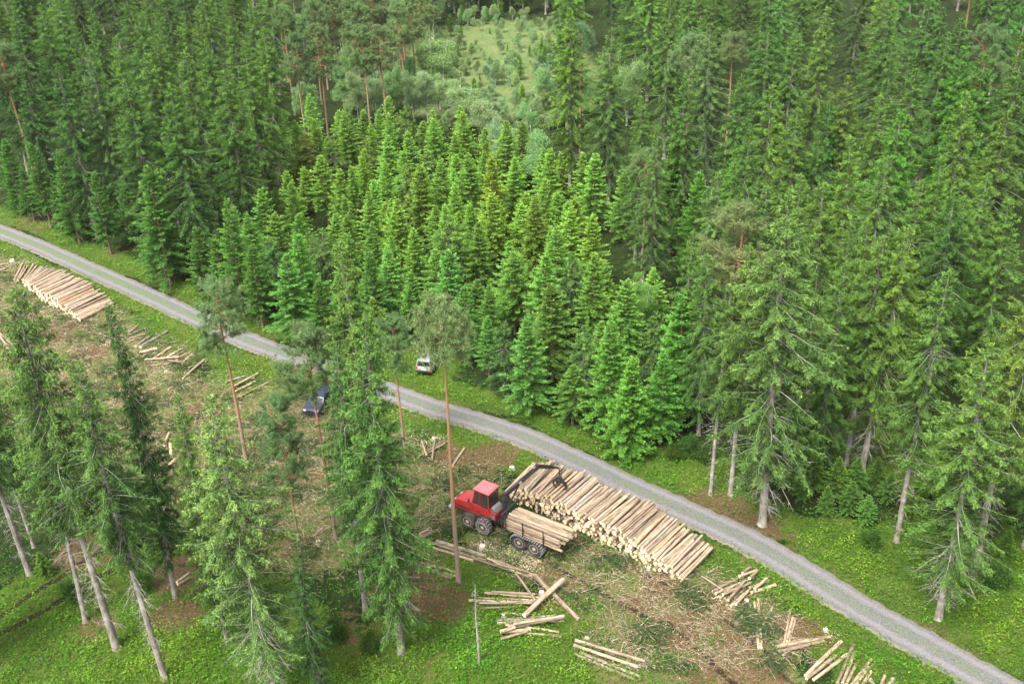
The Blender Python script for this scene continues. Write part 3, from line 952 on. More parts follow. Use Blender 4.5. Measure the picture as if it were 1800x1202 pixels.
# saplings scattered on the bog and its back edge
bogs = []
for _ in range(285):
    px = rs.uniform(765, 985); py = rs.uniform(30, 230)
    if px > 820 and px < 930 and 60 < py < 190 and rs.random() < .45: continue
    p = G(px, py)
    bogs.append([p.x, p.y, rs.uniform(1.5, 5.5), 's', tint((1.0, 1.02, .85), rs)])
for r, k, t in rows(bogs, 500, 0):
    x, y, h, kd, col = t
    if rs.random() < .22:
        pr = YNG_T[rs.integers(0, 6)]; nm = 'small stunted spruce'
    else:
        pr = BIR_T[2]; nm = 'low grey green birch bush'
    pr.place(x, y, h, rs.uniform(0, 6.28), col, f"{nm} on the boggy clearing, {ordinal(k)} sapling from the left", 'sapling', 'saplings on the boggy clearing', sxy=h / pr.Ht * (1.3 if pr is not BIR_T[2] else 1.0))
# undergrowth bushes on the right and by the road
bl = []
for px, py, h in [(1430, 860, 4), (1465, 880, 4.5), (1490, 905, 3.5), (1500, 870, 4), (1450, 905, 3), (1405, 880, 3), (1520, 920, 3), (1395, 850, 3.5), (1540, 850, 3), (1560, 880, 3.2), (1530, 960, 2), (1730, 940, 3), (1765, 980, 3), (1700, 900, 3), (1745, 1030, 2.5), (1210, 800, 2.5), (1185, 805, 2), (1600, 900, 3), (1640, 870, 3), (1680, 940, 3.2), (1790, 900, 3), (1240, 810, 2), (80, 1010, 2.5), (130, 1050, 2), (250, 1040, 2.2), (590, 1120, 2), (650, 1140, 1.8), (1320, 850, 2.5)]:
    p = G(px, py)
    bl.append([p.x, p.y, h, 'b', tint((.7, .72, .65), rs)])
for r, k, t in rows(bl, 500, 0):
    x, y, h, kd, col = t
    if h >= 2.5 and rs.random() < .8:
        pr = YNG_T[rs.integers(0, 6)]; nm = 'young spruce bush'; w = h / pr.Ht * 1.5
    else:
        pr = BSH_T[rs.integers(0, 2)]; nm = 'leafy green bush'; w = h / pr.Ht
    pr.place(x, y, h, rs.uniform(0, 6.28), col, f"{nm} in the undergrowth, {ordinal(k)} bush from the left", 'bush', 'bushes in the undergrowth', sxy=w)
# bare dead stems
def dead_stem(bx, by, ty, label, r=.11, tw=44):
    p, h = h_from(bx, by, ty)
    q = np.random.default_rng(int(bx))
    tz = np.linspace(-.3, h, 8)
    P = np.stack([.04 * np.sin(tz), .03 * np.cos(tz * 1.3), tz], -1)[None]
    V, F = tubes(P, np.linspace(r * 1.3, r * .35, 8)[None], 8)
    e = link('dead_tree', mesh_np('dead_tree', [(V, F, 0, None)], [M['bark']], True), None, (p.x, p.y, gz(p.x, p.y)))
    tag(e, label, 'dead tree', None)
    za = q.uniform(.2, 1, tw) * h; a = q.uniform(0, 6.28, tw); l = q.uniform(.15, .5, tw) * (1 if r < .15 else 2)
    S = np.stack([np.zeros(tw), np.zeros(tw), za], -1); Dv = np.stack([np.cos(a), np.sin(a), q.uniform(-.4, .4, tw)], -1)
    TV, TF = tubes(np.stack([S, S + Dv * l[:, None]], 1), np.tile(np.array([.014, .004]), (tw, 1)), 3)
    link('branches', mesh_np('branches', [(TV, TF, 0, None)], [M['deadwood']]), e)
dead_stem(842, 1168, 1028, 'thin bare grey dead stem standing among green plants', .085)

# --- the wood beyond, one mass
if far_old:
    bl_t, bl_c = [], []
    lowp = []
    for i in range(3):
        tp, tr, br, blk, dd = spruce(200 + i, 25, 3.0, .15, spacing=.8, per=5, dens=.45, wscale=2.6, dead=0, second=False)
        lowp.append((tp, tr, blk))
    for x, y, h, kd, col in far_old:
        tp, tr, blk = lowp[rs.integers(0, 3)]
        a = rs.uniform(0, 6.28); s = h / 25
        Rm = np.array([[math.cos(a), -math.sin(a), 0], [math.sin(a), math.cos(a), 0], [0, 0, 1]]) * s
        V, F = tubes(tp[None], tr[None], 6)
        bl_t.append((V @ Rm.T + [x, y, 0], F, 1, None))
        for V, F, k, C in blk:
            bl_t.append((V @ Rm.T + [x, y, 0], F, 0, C))
    o = link('far_forest', mesh_np('far_forest', bl_t, [M['spruce'], M['bark']]))
    tag(o, 'far spruce wood behind the last trees one can tell apart', 'forest', None, 'stuff')
print('TREES old', len(near_old), 'far', len(far_old), 'young', len(stands['young']), 'pine', len(stands['pine']), 'birch', len(stands['birch']))
#@@GROUND

# ------------------------------------------------------------------ ground, road, plants
def P2(lst):
    return [(*G(a, b)[:2], r, s) for a, b, r, s in lst]


Z_SLASH = P2([(1150, 1050, 5, 1), (1250, 1100, 6, 1), (1100, 975, 3.5, .9), (1020, 1010, 3, .8), (1200, 1170, 6, 1), (1320, 1185, 3.5, .8), (1320, 1050, 3.5, .7), (960, 985, 2.5, .8), (1090, 1100, 3, .7),
              (870, 960, 3, .7), (760, 895, 3.5, .7), (830, 840, 3.5, .6), (775, 830, 3, .6), (740, 970, 3, .5), (1010, 960, 3, .7), (930, 1000, 2, .6), (1150, 1130, 4, .7), (1280, 1150, 4, .8),
              (60, 560, 7, 1), (130, 610, 7, 1), (200, 640, 6, 1), (250, 700, 6, .9), (340, 700, 5, .7), (430, 740, 5, .8), (520, 760, 6, .9), (560, 850, 7, 1), (450, 700, 4, .6), (300, 760, 7, 1),
              (30, 455, 6, .7), (15, 520, 7, 1), (600, 730, 4, .8), (680, 760, 4, .7), (500, 900, 6, 1), (420, 850, 6, 1), (220, 760, 7, .9), (120, 700, 8, .9), (560, 940, 5, .8), (10, 620, 8, 1),
              (700, 830, 5, .8), (640, 900, 5, .6), (180, 560, 4, .8), (330, 620, 3, .6), (380, 680, 3, .6)])
Z_BROWN = P2([(720, 1030, 3, 1), (770, 1060, 2.5, .9), (870, 800, 2.5, .9), (800, 800, 2, .8), (1410, 1105, 1.8, 1), (1440, 1115, 1.5, .8), (1180, 1110, 2, .9), (640, 1100, 3, .6), (320, 1010, 2.5, 1), (310, 1080, 2, .9), (150, 970, 2.5, .9), (170, 1100, 2, .7),
              (330, 480, 3, .5), (300, 470, 3, .5), (220, 440, 3, .5), (540, 640, 3, .6), (480, 585, 3, .6), (90, 590, 2.5, .8), (160, 620, 2.5, .8), (240, 700, 2.5, .8), (20, 560, 2.5, .8), (360, 720, 2, .8), (590, 770, 2.5, .7), (520, 840, 2.5, .8), (130, 570, 2, .7), (460, 780, 2, .7), (1300, 1130, 2, .8), (1340, 1180, 2, .8), (1120, 1060, 1.6, .7), (60, 390, 5, .6), (1240, 880, 2.5, .8), (1270, 890, 2.5, .9), (1330, 925, 2.5, .8), (1370, 950, 2.5, .6), (1180, 850, 2.5, .3), (1560, 1060, 2, .4), (1640, 1110, 2, .6), (1700, 1150, 2, .5),
              (1260, 1190, 2.5, .8), (1170, 1030, 2, .8), (1240, 1070, 2.5, .7), (960, 1010, 2, .6), (860, 820, 2, .6), (40, 480, 2, .7), (740, 1170, 2, .5), (960, 1050, 2, .6), (110, 1190, 1.5, .5), (520, 960, 2, .6)])
Z_GREEN = P2([(850, 1150, 6, 1), (1000, 1160, 4, 1), (960, 1130, 4, .9), (1000, 1075, 2.5, .7), (750, 1150, 5, .9), (780, 1000, 3, .9), (840, 1010, 3, .8), (900, 1000, 2, .6), (150, 1150, 10, 1), (50, 1150, 8, 1), (350, 1150, 8, .9), (250, 1190, 6, 1),
              (560, 1190, 5, .8), (640, 1190, 5, .8), (1160, 1190, 3, .5), (1450, 1075, 3, .8), (1500, 1130, 3, .8), (1550, 1190, 3, .8), (1350, 1010, 2, .6), (1080, 945, 2.2, .7), (300, 560, 4, .9), (330, 600, 3.5, .9), (420, 660, 3, .9), (470, 670, 3, .8), (250, 560, 3, .8),
              (870, 770, 3, .9), (800, 760, 2.5, .8), (760, 750, 3, .9), (900, 800, 2.5, .8), (1700, 1010, 7, 1), (1780, 1080, 6, .9), (1620, 1000, 4, .9), (1550, 1000, 4, .8), (1570, 800, 6, .7), (1210, 830, 4, 1), (740, 640, 4, .9), (740, 680, 3, .9), (1100, 830, 3, .9), (1480, 960, 3.5, .9), (900, 1080, 2.5, .6)])
Z_BOG = P2([(850, 130, 18, 1), (870, 90, 18, 1), (830, 190, 10, 1), (930, 130, 14, 1), (800, 70, 12, .8), (900, 60, 14, .8), (950, 180, 10, .8)])
RUT1 = np.array([G(*p)[:2] for p in [(-60, 1110), (0, 1079), (50, 1045), (105, 1012), (150, 985), (200, 960)]])
RUT2 = np.array([G(*p)[:2] for p in [(-60, 1145), (0, 1110), (45, 1085), (100, 1058), (150, 1025), (200, 1000)]])
RUT3 = np.array([G(*p)[:2] for p in [(940, 975), (990, 1000), (1040, 1030), (1100, 1065), (1180, 1100), (1270, 1180), (1330, 1240)]])
RUT4 = np.array([G(*p)[:2] for p in [(1030, 960), (1090, 990), (1180, 1030), (1260, 1080), (1340, 1140), (1420, 1230)]])


def blob(Z, x, y):
    o = np.zeros_like(x)
    for a, b, r, s in Z:
        d2 = ((x - a) ** 2 + (y - b) ** 2) / (r * r)
        o = np.maximum(o, s * np.exp(-d2 * d2 * .45))
    return o


def pl_dist(P, x, y):
    best = np.full(x.shape, 1e9)
    for a, b in zip(P[:-1], P[1:]):
        d = b - a
        t = np.clip(((x - a[0]) * d[0] + (y - a[1]) * d[1]) / (d @ d), 0, 1)
        best = np.minimum(best, (x - a[0] - t * d[0]) ** 2 + (y - a[1] - t * d[1]) ** 2)
    return np.sqrt(best)


def zones(x, y):
    rd = road_dist(x, y)
    ad = np.abs(rd)
    wob = .8 * np.sin(x * .5 + y * .3) + .6 * np.sin(x * .23 - y * .41 + 1)
    verge = np.clip(1.15 - np.abs(ad - 3.6 - wob * .5) / 2.6, 0, 1)
    g = np.maximum(blob(Z_GREEN, x, y), verge * .95)
    s = blob(Z_SLASH, x, y) * (1 - .8 * np.clip(1.3 - np.abs(ad) / 4.5, 0, 1))
    s = np.where(rd > 0, 0, s)
    b = blob(Z_BROWN, x, y)
    shoulder = np.exp(-((ad - 2.25 - .15 * wob) / .45) ** 2) * .55
    b = np.maximum(b, shoulder)
    ru = np.maximum(np.maximum(np.exp(-(pl_dist(RUT1, x, y) / .42) ** 2), np.exp(-(pl_dist(RUT2, x, y) / .42) ** 2)), .75 * np.maximum(np.exp(-(pl_dist(RUT3, x, y) / .5) ** 2), np.exp(-(pl_dist(RUT4, x, y) / .5) ** 2)))
    bog = blob(Z_BOG, x, y)
    return g, s, b, ru, bog


def axis_grid(lo, f0, f1, hi, fine, growth=1.18):
    a = list(np.arange(f0, f1, fine))
    s = fine; v = f1
    while v < hi:
        a.append(v); s *= growth; v += s
    a.append(hi)
    s = fine; v = f0 - fine
    left = []
    while v > lo:
        left.append(v); s *= growth; v -= s
    left.append(lo)
    return np.array(left[::-1] + a)


gx = axis_grid(-3000, -62, 62, 3000, .30)
gy = axis_grid(-1500, 48, 170, 4000, .30)
X, Y = np.meshgrid(gx, gy)
Zg = ground_z(X.ravel(), Y.ravel())
g_, s_, b_, r_, bog_ = zones(X.ravel(), Y.ravel())
Zg = Zg - .12 * r_ + .10 * np.maximum(0, np.sin(r_ * 3.1)) * .5
far = np.clip((np.hypot(X.ravel(), Y.ravel()) - 600) / 3000, 0, 1)
Zg = Zg * (1 - np.clip(far * 20, 0, 1)) - .02
ny, nx = X.shape
idx = np.arange(nx * ny).reshape(ny, nx)
F = np.stack([idx[:-1, :-1], idx[:-1, 1:], idx[1:, 1:], idx[1:, :-1]], -1).reshape(-1, 4)
me = mesh_np('ground', [(np.stack([X.ravel(), Y.ravel(), Zg], -1), F, 0, np.stack([g_, s_, b_], -1))], [], True)
a2 = me.color_attributes.new('Col2', 'FLOAT_COLOR', 'POINT')
c2 = np.zeros((len(g_), 4), np.float32); c2[:, 0] = r_; c2[:, 1] = bog_; c2[:, 3] = 1
a2.data.foreach_set('color', c2.ravel())

m, nt, out = new_mat('forest_ground')
pos = geo_pos(nt)
at = N(nt, 'ShaderNodeAttribute', attribute_name='Col'); sp = nt.nodes.new('ShaderNodeSeparateColor'); nt.links.new(at.outputs['Color'], sp.inputs[0])
at2 = N(nt, 'ShaderNodeAttribute', attribute_name='Col2'); sp2 = nt.nodes.new('ShaderNodeSeparateColor'); nt.links.new(at2.outputs['Color'], sp2.inputs[0])
nbig = noise(nt, .22, 4, .6, pos); nmid = noise(nt, 1.1, 5, .7, pos, .6); nsm = noise(nt, 6.5, 4, .75, pos); nf = noise(nt, 22, 3, .7, pos)
floor_c = ramp(nt, nmid, [(.30, (.010, .020, .005)), (.50, (.020, .038, .008)), (.64, (.038, .036, .014)), (.78, (.026, .055, .010))])
green_c = ramp(nt, nsm, [(.30, (.022, .045, .006)), (.50, (.065, .12, .015)), (.72, (.15, .20, .035))])
green_y = ramp(nt, nsm, [(.3, (.05, .075, .012)), (.7, (.15, .20, .035))])
green = mixc(nt, ramp(nt, nbig, [(.50, 0), (.66, 1)]), green_c, green_y)
slash = ramp(nt, nsm, [(.25, (.055, .050, .022)), (.42, (.15, .115, .058)), (.58, (.27, .20, .115)), (.75, (.40, .31, .19))])
slash_g = ramp(nt, nsm, [(.3, (.050, .080, .020)), (.6, (.13, .165, .045)), (.8, (.23, .235, .09))])
slash_b = ramp(nt, nsm, [(.28, (.055, .034, .018)), (.5, (.15, .095, .052)), (.74, (.30, .21, .125))])
nb2 = noise(nt, .45, 4, .65, pos)
slash2 = mixc(nt, ramp(nt, nmid, [(.40, 0), (.56, 1)]), mixc(nt, ramp(nt, nb2, [(.46, 0), (.56, 1)]), slash, slash_b), slash_g)
brown = ramp(nt, nsm, [(.28, (.050, .032, .016)), (.5, (.13, .085, .042)), (.72, (.25, .19, .10))])
soil = ramp(nt, nsm, [(.3, (.018, .012, .009)), (.7, (.060, .042, .028))])
bog = mixc(nt, ramp(nt, nbig, [(.45, 0), (.62, 1)]), ramp(nt, nmid, [(.3, (.065, .115, .035)), (.7, (.16, .22, .075))]), ramp(nt, nmid, [(.3, (.12, .16, .05)), (.7, (.21, .22, .09))]))


def brk(fac, k=1.0, lo=.42, hi=.60, n=None):
    """break a painted mask up with noise"""
    a = math_n(nt, 'MULTIPLY', fac, 1.0)
    w = math_n(nt, 'ADD', a, math_n(nt, 'MULTIPLY', math_n(nt, 'SUBTRACT', n or nmid, .5), k))
    return ramp(nt, w, [(lo, 0), (hi, 1)])


c = floor_c
c = mixc(nt, brk(math_n(nt, 'MAXIMUM', sp.outputs[0], math_n(nt, 'MULTIPLY', sp.outputs[1], .6)), 1.1, .28, .52), c, green)
c = mixc(nt, brk(sp.outputs[1], 1.5, .40, .60), c, slash2)
c = mixc(nt, brk(sp.outputs[2], 1.6, .50, .72), c, brown)
c = mixc(nt, brk(sp2.outputs[1], .8, .35, .6), c, bog)
c = mixc(nt, brk(sp2.outputs[0], 1.3, .55, .75), c, soil)
h = math_n(nt, 'ADD', math_n(nt, 'MULTIPLY', nsm, 1.0), math_n(nt, 'MULTIPLY', nf, .4))
bsdf(nt, out, c, .95, 0, .1, h, 1.0, .22)
me.materials.append(m)
go = link('ground', me)
tag(go, None, None, None, 'structure')

# --- gravel road, one sheet with a crown and two wheel tracks
nr = len(ROADC)
Tn = nrm(np.gradient(ROADC, axis=0)); Nn = np.stack([-Tn[:, 1], Tn[:, 0]], -1)
us = np.linspace(-1, 1, 25)
nsub = 6
RC = catmull(ROADC, nsub)
Tn = nrm(np.gradient(RC, axis=0)); Nn = np.stack([-Tn[:, 1], Tn[:, 0]], -1)
nr = len(RC)
s_arc = np.concatenate([[0], np.cumsum(np.linalg.norm(np.diff(RC, axis=0), axis=1))])
V = []
C_ = []
for i in range(nr):
    wl = RW + .04 * math.sin(s_arc[i] * .9) + .05 * math.sin(s_arc[i] * 2.3 + 1) + .05 * math.sin(s_arc[i] * 5.1) + .06 * math.sin(s_arc[i] * 9.7 + 2 * math.sin(s_arc[i]))
    wr = RW + .04 * math.sin(s_arc[i] * .8 + 2) + .05 * math.sin(s_arc[i] * 2.7) + .05 * math.sin(s_arc[i] * 4.3)
    for u in us:
        d = u * (wr if u > 0 else wl) * 1.12
        p = RC[i] + Nn[i] * d
        z = .085 - .03 * abs(u) ** 2 - .03 * math.exp(-((abs(u) - .5) / .16) ** 2) - (.13 if abs(u) > .99 else 0)
        V.append((p[0], p[1], z)); C_.append((u * .5 + .5, s_arc[i] / 100, 0))
idx = np.arange(nr * len(us)).reshape(nr, len(us))
F = np.stack([idx[:-1, :-1], idx[1:, :-1], idx[1:, 1:], idx[:-1, 1:]], -1).reshape(-1, 4)[:, ::-1]
me = mesh_np('gravel_road', [(np.array(V), F, 0, np.array(C_))], [], True)
m, nt, out = new_mat('gravel')
pos = geo_pos(nt)
at = N(nt, 'ShaderNodeAttribute', attribute_name='Col'); sp = nt.nodes.new('ShaderNodeSeparateColor'); nt.links.new(at.outputs['Color'], sp.inputs[0])
u = math_n(nt, 'ABSOLUTE', math_n(nt, 'MULTIPLY', math_n(nt, 'SUBTRACT', sp.outputs[0], .5), 2.0))
n1 = noise(nt, 9, 5, .8, pos); n2 = noise(nt, .9, 4, .65, pos); n3 = noise(nt, 38, 3, .8, pos)
g1 = ramp(nt, n1, [(.28, (.052, .050, .050)), (.5, (.120, .115, .114)), (.72, (.24, .232, .23))])
g2 = mixc(nt, math_n(nt, 'MULTIPLY', ramp(nt, n3, [(.45, 0), (.6, 1)]), .5), g1, (.11, .105, .115))
track = ramp(nt, math_n(nt, 'ABSOLUTE', math_n(nt, 'SUBTRACT', u, .52)), [(.08, 1), (.24, 0)])
g3 = mixc(nt, math_n(nt, 'MULTIPLY', track, .22), g2, (.28, .27, .275))
n4 = noise(nt, 3.2, 4, .7, pos)
mid = math_n(nt, 'MULTIPLY', ramp(nt, u, [(.10, 1), (.34, 0)]), ramp(nt, math_n(nt, 'ADD', math_n(nt, 'MULTIPLY', n2, .7), math_n(nt, 'MULTIPLY', n4, .45)), [(.46, 0), (.62, 1)]))
gr = ramp(nt, n1, [(.3, (.05, .10, .02)), (.7, (.14, .21, .05))])
far_left = nt.nodes.new('ShaderNodeMapRange'); far_left.inputs[1].default_value = -5; far_left.inputs[2].default_value = -60; far_left.inputs[3].default_value = .35; far_left.inputs[4].default_value = .9
sxp = nt.nodes.new('ShaderNodeSeparateXYZ'); nt.links.new(pos, sxp.inputs[0]); nt.links.new(sxp.outputs[0], far_left.inputs[0])
g4 = mixc(nt, math_n(nt, 'MULTIPLY', mid, far_left.outputs[0]), g3, gr)
edge = ramp(nt, math_n(nt, 'ADD', u, math_n(nt, 'MULTIPLY', math_n(nt, 'SUBTRACT', n4, .5), 1.0)), [(.80, 0), (.98, 1)])
g5 = mixc(nt, math_n(nt, 'MULTIPLY', edge, .85), g4, ramp(nt, n1, [(.3, (.10, .10, .05)), (.7, (.22, .19, .11))]))
bsdf(nt, out, g5, .95, 0, .15, math_n(nt, 'ADD', n1, math_n(nt, 'MULTIPLY', n3, .4)), .8, .05)
me.materials.append(m)
tag(link('gravel_road', me), None, None, None, 'structure')

# --- low plants, grass tufts and slash: nobody could count them
cover = foliage_mat('ground_plants', (.025, .085, .008), (.105, .245, .020), (.290, .480, .045), .40, .035, .55)
dry = foliage_mat('dry_grass', (.07, .08, .02), (.16, .18, .045), (.26, .28, .08), .3, .03, .5)
needle_litter = foliage_mat('cut_branch_needles', (.020, .040, .014), (.050, .085, .028), (.10, .14, .045), .2, .04, .5)
r3 = np.random.default_rng(5)


def sample(n, x0, x1, y0, y1):
    return r3.uniform(x0, x1, n), r3.uniform(y0, y1, n)


nz = 900000
y = 48 + (185 - 48) * r3.random(nz) ** 1.7
x = r3.uniform(-1, 1, nz) * (y * .50 + 14)
g, s, b, ru, bg_ = zones(x, y)
rd = np.abs(road_dist(x, y))
patch = .25 * (np.sin(x * 5.3 + 3 * np.sin(y * 2.1)) * np.sin(y * 4.7 + 2.5 * np.sin(x * 1.7))) + .5 + .4 * np.sin(x * .9 + 2 * np.sin(y * .7)) * np.sin(y * 1.1 + 1.7 * np.sin(x * .6))
prob = .16 + .84 * g
prob = np.maximum(prob, .45 * s)
prob *= (1 - .35 * s) * (1 - .75 * b) * (1 - .95 * ru) * np.clip(.15 + 1.0 * patch, .1, 1)
prob[rd < 1.6] *= .55
prob[rd < 1.38] *= .3
prob[rd < 1.2] = 0
# a few tufts along the middle of the road
mid_road = (rd < .38) & (np.sin(x * .35 + y * .2) > -.1)
prob[mid_road] = .10
prob[y > 150] *= .6
k = r3.random(nz) < np.minimum(prob * .85, 1)
x, y, g, s, patch, rd = x[k], y[k], g[k], s[k], patch[k], rd[k]
n = len(x)
tall = np.where(rd < 1.5, .04, np.where(g > .5, .38, .25)) * r3.uniform(.2, 1.1, n) * (.6 + .7 * patch)
P = np.stack([x, y, ground_z(x, y) + tall + np.where(rd < 1.6, .10, 0)], -1)
D = nrm(np.stack([r3.normal(0, 1, n), r3.normal(0, 1, n), r3.uniform(-.15, .55, n)], -1))
L = r3.uniform(.10, .24, n) * (1 + (y - 60) / 160) * np.where(rd < 1.6, .55, 1)
W = L * r3.uniform(.35, .75, n)
up = nrm(np.stack([r3.normal(0, .4, n), r3.normal(0, .4, n), np.ones(n)], -1))
tipv = np.clip(.10 + .55 * (.3 + .7 * g) * (.15 + .95 * patch) + r3.normal(0, .14, n), 0, 1)
V, F, C = blades(P, D, L, W, up, tipv * .7, tipv, r3.random(n), np.clip(.5 + .5 * np.sin(x * .4) * np.sin(y * .3) + r3.normal(0, .2, n), 0, 1))
isdry = r3.random(n) < (.03 + .22 * (np.sin(x * .37 + y * .21) * np.sin(y * .33 - x * .12) > .45))
F0 = F[~isdry]; F1 = F[isdry]
me = mesh_np('ground_plants', [(V, F0, 0, C), (V[:4], np.array([[0, 1, 2, 3]]), 0, C[:4])], [cover])
me = mesh_np('ground_plants', [(V[np.repeat(~isdry, 4)], np.arange(4 * (~isdry).sum()).reshape(-1, 4), 0, C[np.repeat(~isdry, 4)]), (V[np.repeat(isdry, 4)], np.arange(4 * isdry.sum()).reshape(-1, 4), 1, C[np.repeat(isdry, 4)])], [cover, dry])
tag(link('ground_plants', me), 'low green plants and grass covering the forest floor and verges', 'ground cover', None, 'stuff')

# slash: cut branches with needles, and bare sticks
nz = 120000
y = 55 + (150 - 55) * r3.random(nz) ** 1.15
x = r3.uniform(-1, .7, nz) * (y * .5 + 6)
g, s, b, ru, bg_ = zones(x, y)
clump = .5 + .5 * np.sin(x * 1.1 + 1.5 * np.sin(y * .8 + 1)) * np.sin(y * 1.2 + 1.2 * np.sin(x * .9))
k = r3.random(nz) < np.clip(s * 1.2 - .15, 0, 1) * (.25 + .75 * clump) * .9
x, y = x[k], y[k]
n = len(x)
z0 = ground_z(x, y)
a = r3.uniform(0, 6.28, n)
ln = r3.gamma(2.0, .32, n).clip(.2, 2.8)
el = r3.uniform(-.05, .35, n)
d = np.stack([np.cos(a), np.sin(a), el], -1)
p0 = np.stack([x, y, z0 + r3.uniform(.03, .25, n)], -1)
bend = r3.normal(0, .12, (n, 3)) * ln[:, None]
S = np.stack([p0, p0 + d * (ln * .5)[:, None] + bend, p0 + d * ln[:, None] - np.stack([0 * ln, 0 * ln, .2 * ln * el], -1)], 1)
sv, sf = tubes(S, (r3.uniform(.010, .024, n) * (1 + (y - 60) / 120))[:, None] * np.array([1, .8, .35])[None], 3)
m, nt, out = new_mat('stick')
pp = geo_pos(nt)
cc = ramp(nt, noise(nt, 3.5, 2, .6, pp), [(.30, (.12, .085, .055)), (.48, (.28, .22, .15)), (.60, (.42, .35, .25)), (.75, (.62, .50, .34))])
bsdf(nt, out, cc, .9)
stick = m
me = mesh_np('logging_slash', [(sv, sf, 0, None)], [stick])
tag(link('logging_slash', me), 'brown and grey cut branches strewn over the clearing', 'slash', None, 'stuff')
# needle covered cut branches
nz = 90000
y = 55 + (150 - 55) * r3.random(nz) ** 1.15
x = r3.uniform(-1, 1, nz) * (y * .5 + 6)
g, s, b, ru, bg_ = zones(x, y)
clump = .5 + .5 * np.sin(x * .8 + 4 + 1.5 * np.sin(y * .6)) * np.sin(y * .9 + 1.2 * np.sin(x * .7) + 2)
k = r3.random(nz) < np.clip(s * 1.2 - .2, 0, 1) * (clump > .62)
x, y = x[k], y[k]
per = 12
nb_ = len(x)
a = np.repeat(r3.uniform(0, 6.28, nb_), per)
q = r3.uniform(0, 1, nb_ * per)
bx = np.repeat(x, per) + np.cos(a) * q * 1.1; by = np.repeat(y, per) + np.sin(a) * q * 1.1
P = np.stack([bx, by, ground_z(bx, by) + r3.uniform(.04, .30, len(bx))], -1)
sgn = np.where(r3.random(len(bx)) < .5, -1, 1)
aa = a + sgn * r3.uniform(.4, 1.1, len(bx))
D = np.stack([np.cos(aa), np.sin(aa), r3.uniform(-.2, .3, len(bx))], -1)
V, F, C = blades(P, D, r3.uniform(.15, .42, len(bx)), r3.uniform(.04, .09, len(bx)), nrm(np.stack([r3.normal(0, .5, len(bx)), r3.normal(0, .5, len(bx)), np.ones(len(bx))], -1)), .1 + .4 * q, .3 + .6 * q * r3.random(len(bx)), r3.random(len(bx)), r3.random(len(bx)))
tag(link('cut_branches', mesh_np('cut_branches', [(V, F, 0, C)], [needle_litter])), 'green needled cut branches lying in mats on the clearing', 'slash', None, 'stuff')
# chips
m, nt, out = new_mat('fresh_wood_chip')
bsdf(nt, out, ramp(nt, noise(nt, 8, 2, .5, geo_pos(nt)), [(.3, (.42, .34, .20)), (.7, (.66, .57, .38))]), .85)
chipm = m
cs = []
for px, py, r, n in [(848, 958, 1.0, 260), (893, 968, 1.3, 420), (930, 992, 1.2, 420), (905, 980, 1.6, 300), (745, 775, 1.6, 260), (770, 772, 1.2, 160), (785, 830, .8, 60), (300, 655, 1.5, 200), (280, 650, 1.6, 160), (270, 635, 1.0, 120), (45, 462, 2.0, 300), (10, 470, 2.0, 200), (75, 550, 2.2, 240), (100, 560, 2, 200), (195, 600, 2, 180), (430, 655, 2, 120), (1030, 1055, 2.0, 60), (900, 1050, 1, 50), (570, 740, 2, 120), (700, 720, 1.6, 80), (960, 1060, 1, 80), (1270, 1060, 1, 50), (840, 895, 1.2, 80), (1120, 1020, 3, 120), (1180, 1120, 4, 130), (300, 800, 3, 160), (600, 790, 3, 120), (710, 790, 2, 120), (1465, 1115, 1, 40)]:
    c = G(px, py)
    t = r3.normal(0, .5, (n, 2)) * r
    cs.append(np.stack([c.x + t[:, 0], c.y + t[:, 1]], -1))
c = np.concatenate(cs); n = len(c)
P = np.stack([c[:, 0], c[:, 1], ground_z(c[:, 0], c[:, 1]) + r3.uniform(.05, .14, n)], -1)
V, F, C = blades(P, nrm(np.stack([r3.normal(0, 1, n), r3.normal(0, 1, n), r3.normal(0, .15, n)], -1)), r3.uniform(.04, .19, n), r3.uniform(.02, .08, n), nrm(np.stack([r3.normal(0, .2, n), r3.normal(0, .2, n), np.ones(n)], -1)), np.zeros(n), np.zeros(n), r3.random(n), r3.random(n))
tag(link('wood_chips', mesh_np('wood_chips', [(V, F, 0, C)], [chipm])), 'pale fresh wood chips scattered on the felling site', 'wood chips', None, 'stuff')
#@@LOGS

# ------------------------------------------------------------------ logs
def log_side_mat(name, pale, mid, dark, k=.5):
    m, nt, out = new_mat(name)
    tc = nt.nodes.new('ShaderNodeTexCoord')
    oi = nt.nodes.new('ShaderNodeObjectInfo')
    mp = nt.nodes.new('ShaderNodeMapping'); mp.inputs['Scale'].default_value = (3.0, 1, 1)
    nt.links.new(tc.outputs['Object'], mp.inputs[0])
    cb = nt.nodes.new('ShaderNodeCombineXYZ')
    for i in range(3):
        nt.links.new(math_n(nt, 'MULTIPLY', oi.outputs['Random'], 37.0 + 11 * i), cb.inputs[i])
    va = nt.nodes.new('ShaderNodeVectorMath'); va.operation = 'ADD'
    nt.links.new(mp.outputs[0], va.inputs[0]); nt.links.new(cb.outputs[0], va.inputs[1])
    n1 = noise(nt, 1.7, 5, .7, va.outputs[0], .4); n2 = noise(nt, 6, 3, .7, va.outputs[0])
    c = ramp(nt, n1, [(.36, dark), (.47, mid), (.62, pale)])
    c = mixc(nt, math_n(nt, 'MULTIPLY', n2, .55), c, dark)
    h = nt.nodes.new('ShaderNodeHueSaturation')
    v = math_n(nt, 'MULTIPLY_ADD', oi.outputs['Random'], k); v.node.inputs[2].default_value = .90 - k / 2
    nt.links.new(v, h.inputs['Value'])
    nt.links.new(c, h.inputs['Color'])
    bsdf(nt, out, h.outputs[0], .85, 0, .2, n2, .4, .02)
    return m


